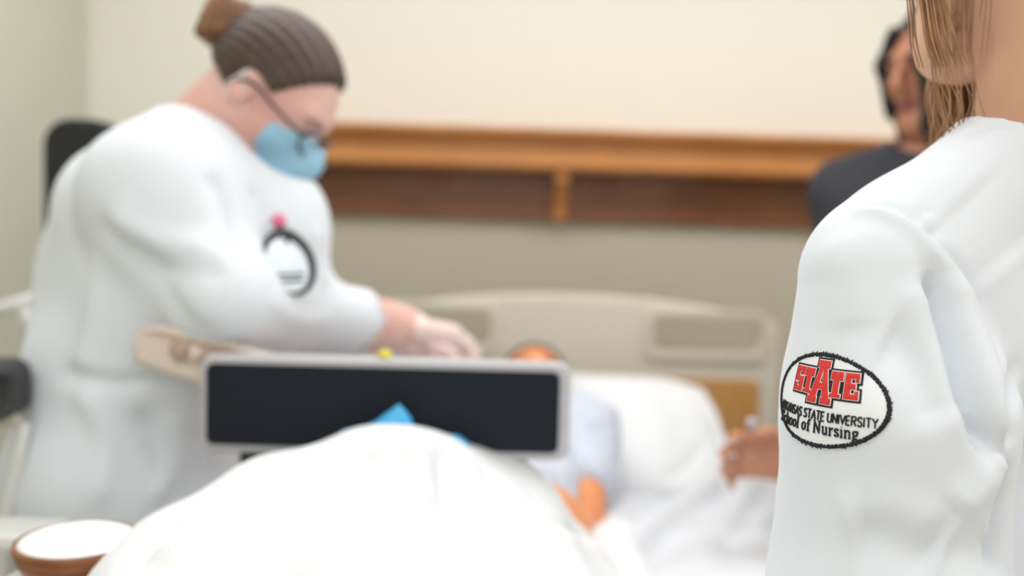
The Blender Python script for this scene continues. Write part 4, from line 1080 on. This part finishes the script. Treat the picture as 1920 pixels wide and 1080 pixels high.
def AA(x, y, w_, h_, t):
    cx_ = x+w_/2
    return [R4(cx_-w_*.27, y+h_-t*1.1, cx_+w_*.27, y+h_), [(cx_-w_*.16, y+h_-t*.9), (cx_+w_*.0, y+h_-t*.9), (x+w_*.36, y+t*.5), (x+w_*.06, y+t*.5)], [(cx_-w_*.0, y+h_-t*.9), (cx_+w_*.16, y+h_-t*.9), (x+w_*.94, y+t*.5), (x+w_*.64, y+t*.5)],
            R4(x+w_*.28, y+h_*.33, x+w_*.72, y+h_*.33+t*.9), R4(x-.2, y, x+w_*.41, y+t*.9), R4(x+w_*.59, y, x+w_+.2, y+t*.9)]
L_ = []
L_ += [S_(-37.5, 4.5, 11.5, 22, 4.6), T_(-25.0, 4.5, 11.5, 22, 4.4), AA(-16.5, -2.5, 24, 37, 6.0), T_(4.8, 4.5, 11.5, 22, 4.4), E_(18.2, 4.5, 12.0, 22, 4.6)]
red = [[(p[0]*mmm*.94+.0052, p[1]*mmm) for p in pl] for Lt in L_ for pl in Lt]
wrapped_mesh('emblem_letter_backing', fill(red, .0023), .0013, M['thread_bk'], fcoat, .0004)
wrapped_mesh('emblem_letter_outline', fill(red, .0006), .0016, M['thread_wt'], fcoat, .0003)
wrapped_mesh('emblem_letters', fill(red, 0), .0020, M['thread_rd'], fcoat, .0005)
# lines of lettering as stitched strokes
GLY = {
 'A': (.62, [[(0, 0), (.3, 1), (.6, 0)], [(.12, .34), (.48, .34)]]), 'R': (.56, [[(0, 0), (0, 1), (.36, 1), (.46, .86), (.46, .66), (.36, .52), (0, .52)], [(.24, .52), (.5, 0)]]),
 'K': (.55, [[(0, 0), (0, 1)], [(.48, 1), (0, .42)], [(.16, .58), (.5, 0)]]), 'N': (.56, [[(0, 0), (0, 1), (.5, 0), (.5, 1)]]),
 'S': (.54, [[(.46, .84), (.36, .98), (.14, .98), (.02, .84), (.03, .66), (.44, .36), (.46, .16), (.34, .02), (.12, .02), (0, .16)]]),
 'T': (.56, [[(0, 1), (.54, 1)], [(.27, 1), (.27, 0)]]), 'E': (.5, [[(.44, 1), (0, 1), (0, 0), (.44, 0)], [(0, .52), (.36, .52)]]),
 'U': (.56, [[(0, 1), (0, .2), (.12, .02), (.38, .02), (.5, .2), (.5, 1)]]), 'I': (.14, [[(.04, 0), (.04, 1)]]), 'V': (.58, [[(0, 1), (.28, 0), (.56, 1)]]), 'Y': (.58, [[(0, 1), (.28, .5), (.56, 1)], [(.28, .5), (.28, 0)]]),
 ' ': (.2, []),
 's_': (0, [])}
SER = {
 'S': (.62, [[(.5, .72), (.5, .98)], [(.5, .84), (.4, .98), (.18, .98), (.04, .84), (.06, .64), (.48, .38), (.52, .18), (.38, .02), (.16, .02), (.02, .18)], [(.02, .02), (.02, .28)]]),
 'c': (.48, [[(.38, .52), (.28, .64), (.14, .62), (.03, .45), (.03, .2), (.14, .03), (.28, .02), (.4, .14)]]),
 'h': (.56, [[(.08, 0), (.08, 1), (.0, .97)], [(.08, .48), (.2, .64), (.34, .62), (.4, .5), (.4, 0)], [(0, 0), (.18, 0)], [(.32, 0), (.5, 0)]]),
 'o': (.54, [[(.23, .64), (.07, .54), (.02, .32), (.07, .1), (.23, 0), (.39, .1), (.44, .32), (.39, .54), (.23, .64)]]),
 'l': (.28, [[(.1, 0), (.1, 1), (.0, .97)], [(0, 0), (.2, 0)]]), 'f': (.36, [[(.38, .94), (.28, 1), (.16, .92), (.14, .8), (.14, 0)], [(0, .62), (.32, .62)], [(.04, 0), (.26, 0)]]),
 'N': (.78, [[(.08, 0), (.08, 1), (.58, 0), (.58, 1)], [(0, 0), (.18, 0)], [(0, 1), (.1, 1)], [(.48, 1), (.68, 1)]]),
 'u': (.58, [[(0, .62), (.09, .62), (.09, .16), (.16, .02), (.3, .02), (.41, .16)], [(.33, .62), (.41, .62), (.41, 0), (.5, 0)]]),
 'r': (.42, [[(0, .62), (.09, .62), (.09, 0)], [(0, 0), (.2, 0)], [(.09, .42), (.2, .6), (.32, .62), (.35, .54)]]),
 's': (.42, [[(.32, .5), (.24, .64), (.1, .62), (.03, .5), (.08, .38), (.28, .26), (.34, .14), (.26, .02), (.1, .02), (0, .14)]]),
 'i': (.27, [[(0, .62), (.1, .62), (.1, 0)], [(0, 0), (.2, 0)], [(.08, .84), (.12, .88)]]),
 'n': (.58, [[(0, .62), (.09, .62), (.09, 0)], [(.09, .46), (.2, .62), (.34, .62), (.41, .5), (.41, 0)], [(0, 0), (.18, 0)], [(.33, 0), (.5, 0)]]),
 'g': (.52, [[(.22, .64), (.07, .58), (.05, .4), (.12, .26), (.24, .24), (.36, .32), (.38, .5), (.3, .62), (.22, .64)], [(.36, .6), (.47, .66)], [(.14, .25), (.06, .12), (.14, .03), (.34, .0), (.44, -.1), (.36, -.24), (.12, -.26), (.02, -.16), (.1, -.02)]]),
 ' ': (.26, [])}
def line(text, G, x0_, x1_, y, cap, rad, name, slope=0):
    adv = [G[c][0]+(.12 if G is GLY else .06) for c in text]; tot = sum(adv); k = (x1_-x0_)/tot; its = []; x = x0_
    for c, a in zip(text, adv):
        for st in G[c][1]:
            pts = []
            for (ax0, ay0), (bx0, by0) in zip(st[:-1], st[1:]):
                for q in range(3): t_ = q/3; pts.append((ax0+(bx0-ax0)*t_, ay0+(by0-ay0)*t_))
            pts.append(st[-1]); its.append(([wrap((x+px_*k), y+py_*cap+slope*x, .0014) for px_, py_ in pts], rad))
        x += a*k
    o = tubes(name, its, M['thread_bk'], fcoat, 5); o['kind'] = 'stuff'; return o
line('ARKANSAS STATE UNIVERSITY', GLY, -.0485, .0490, -.0168, .0078, .00068, 'emblem_upper_line')
line('School of Nursing', SER, -.0465, .0365, -.0280, .0102, .00078, 'emblem_lower_line')
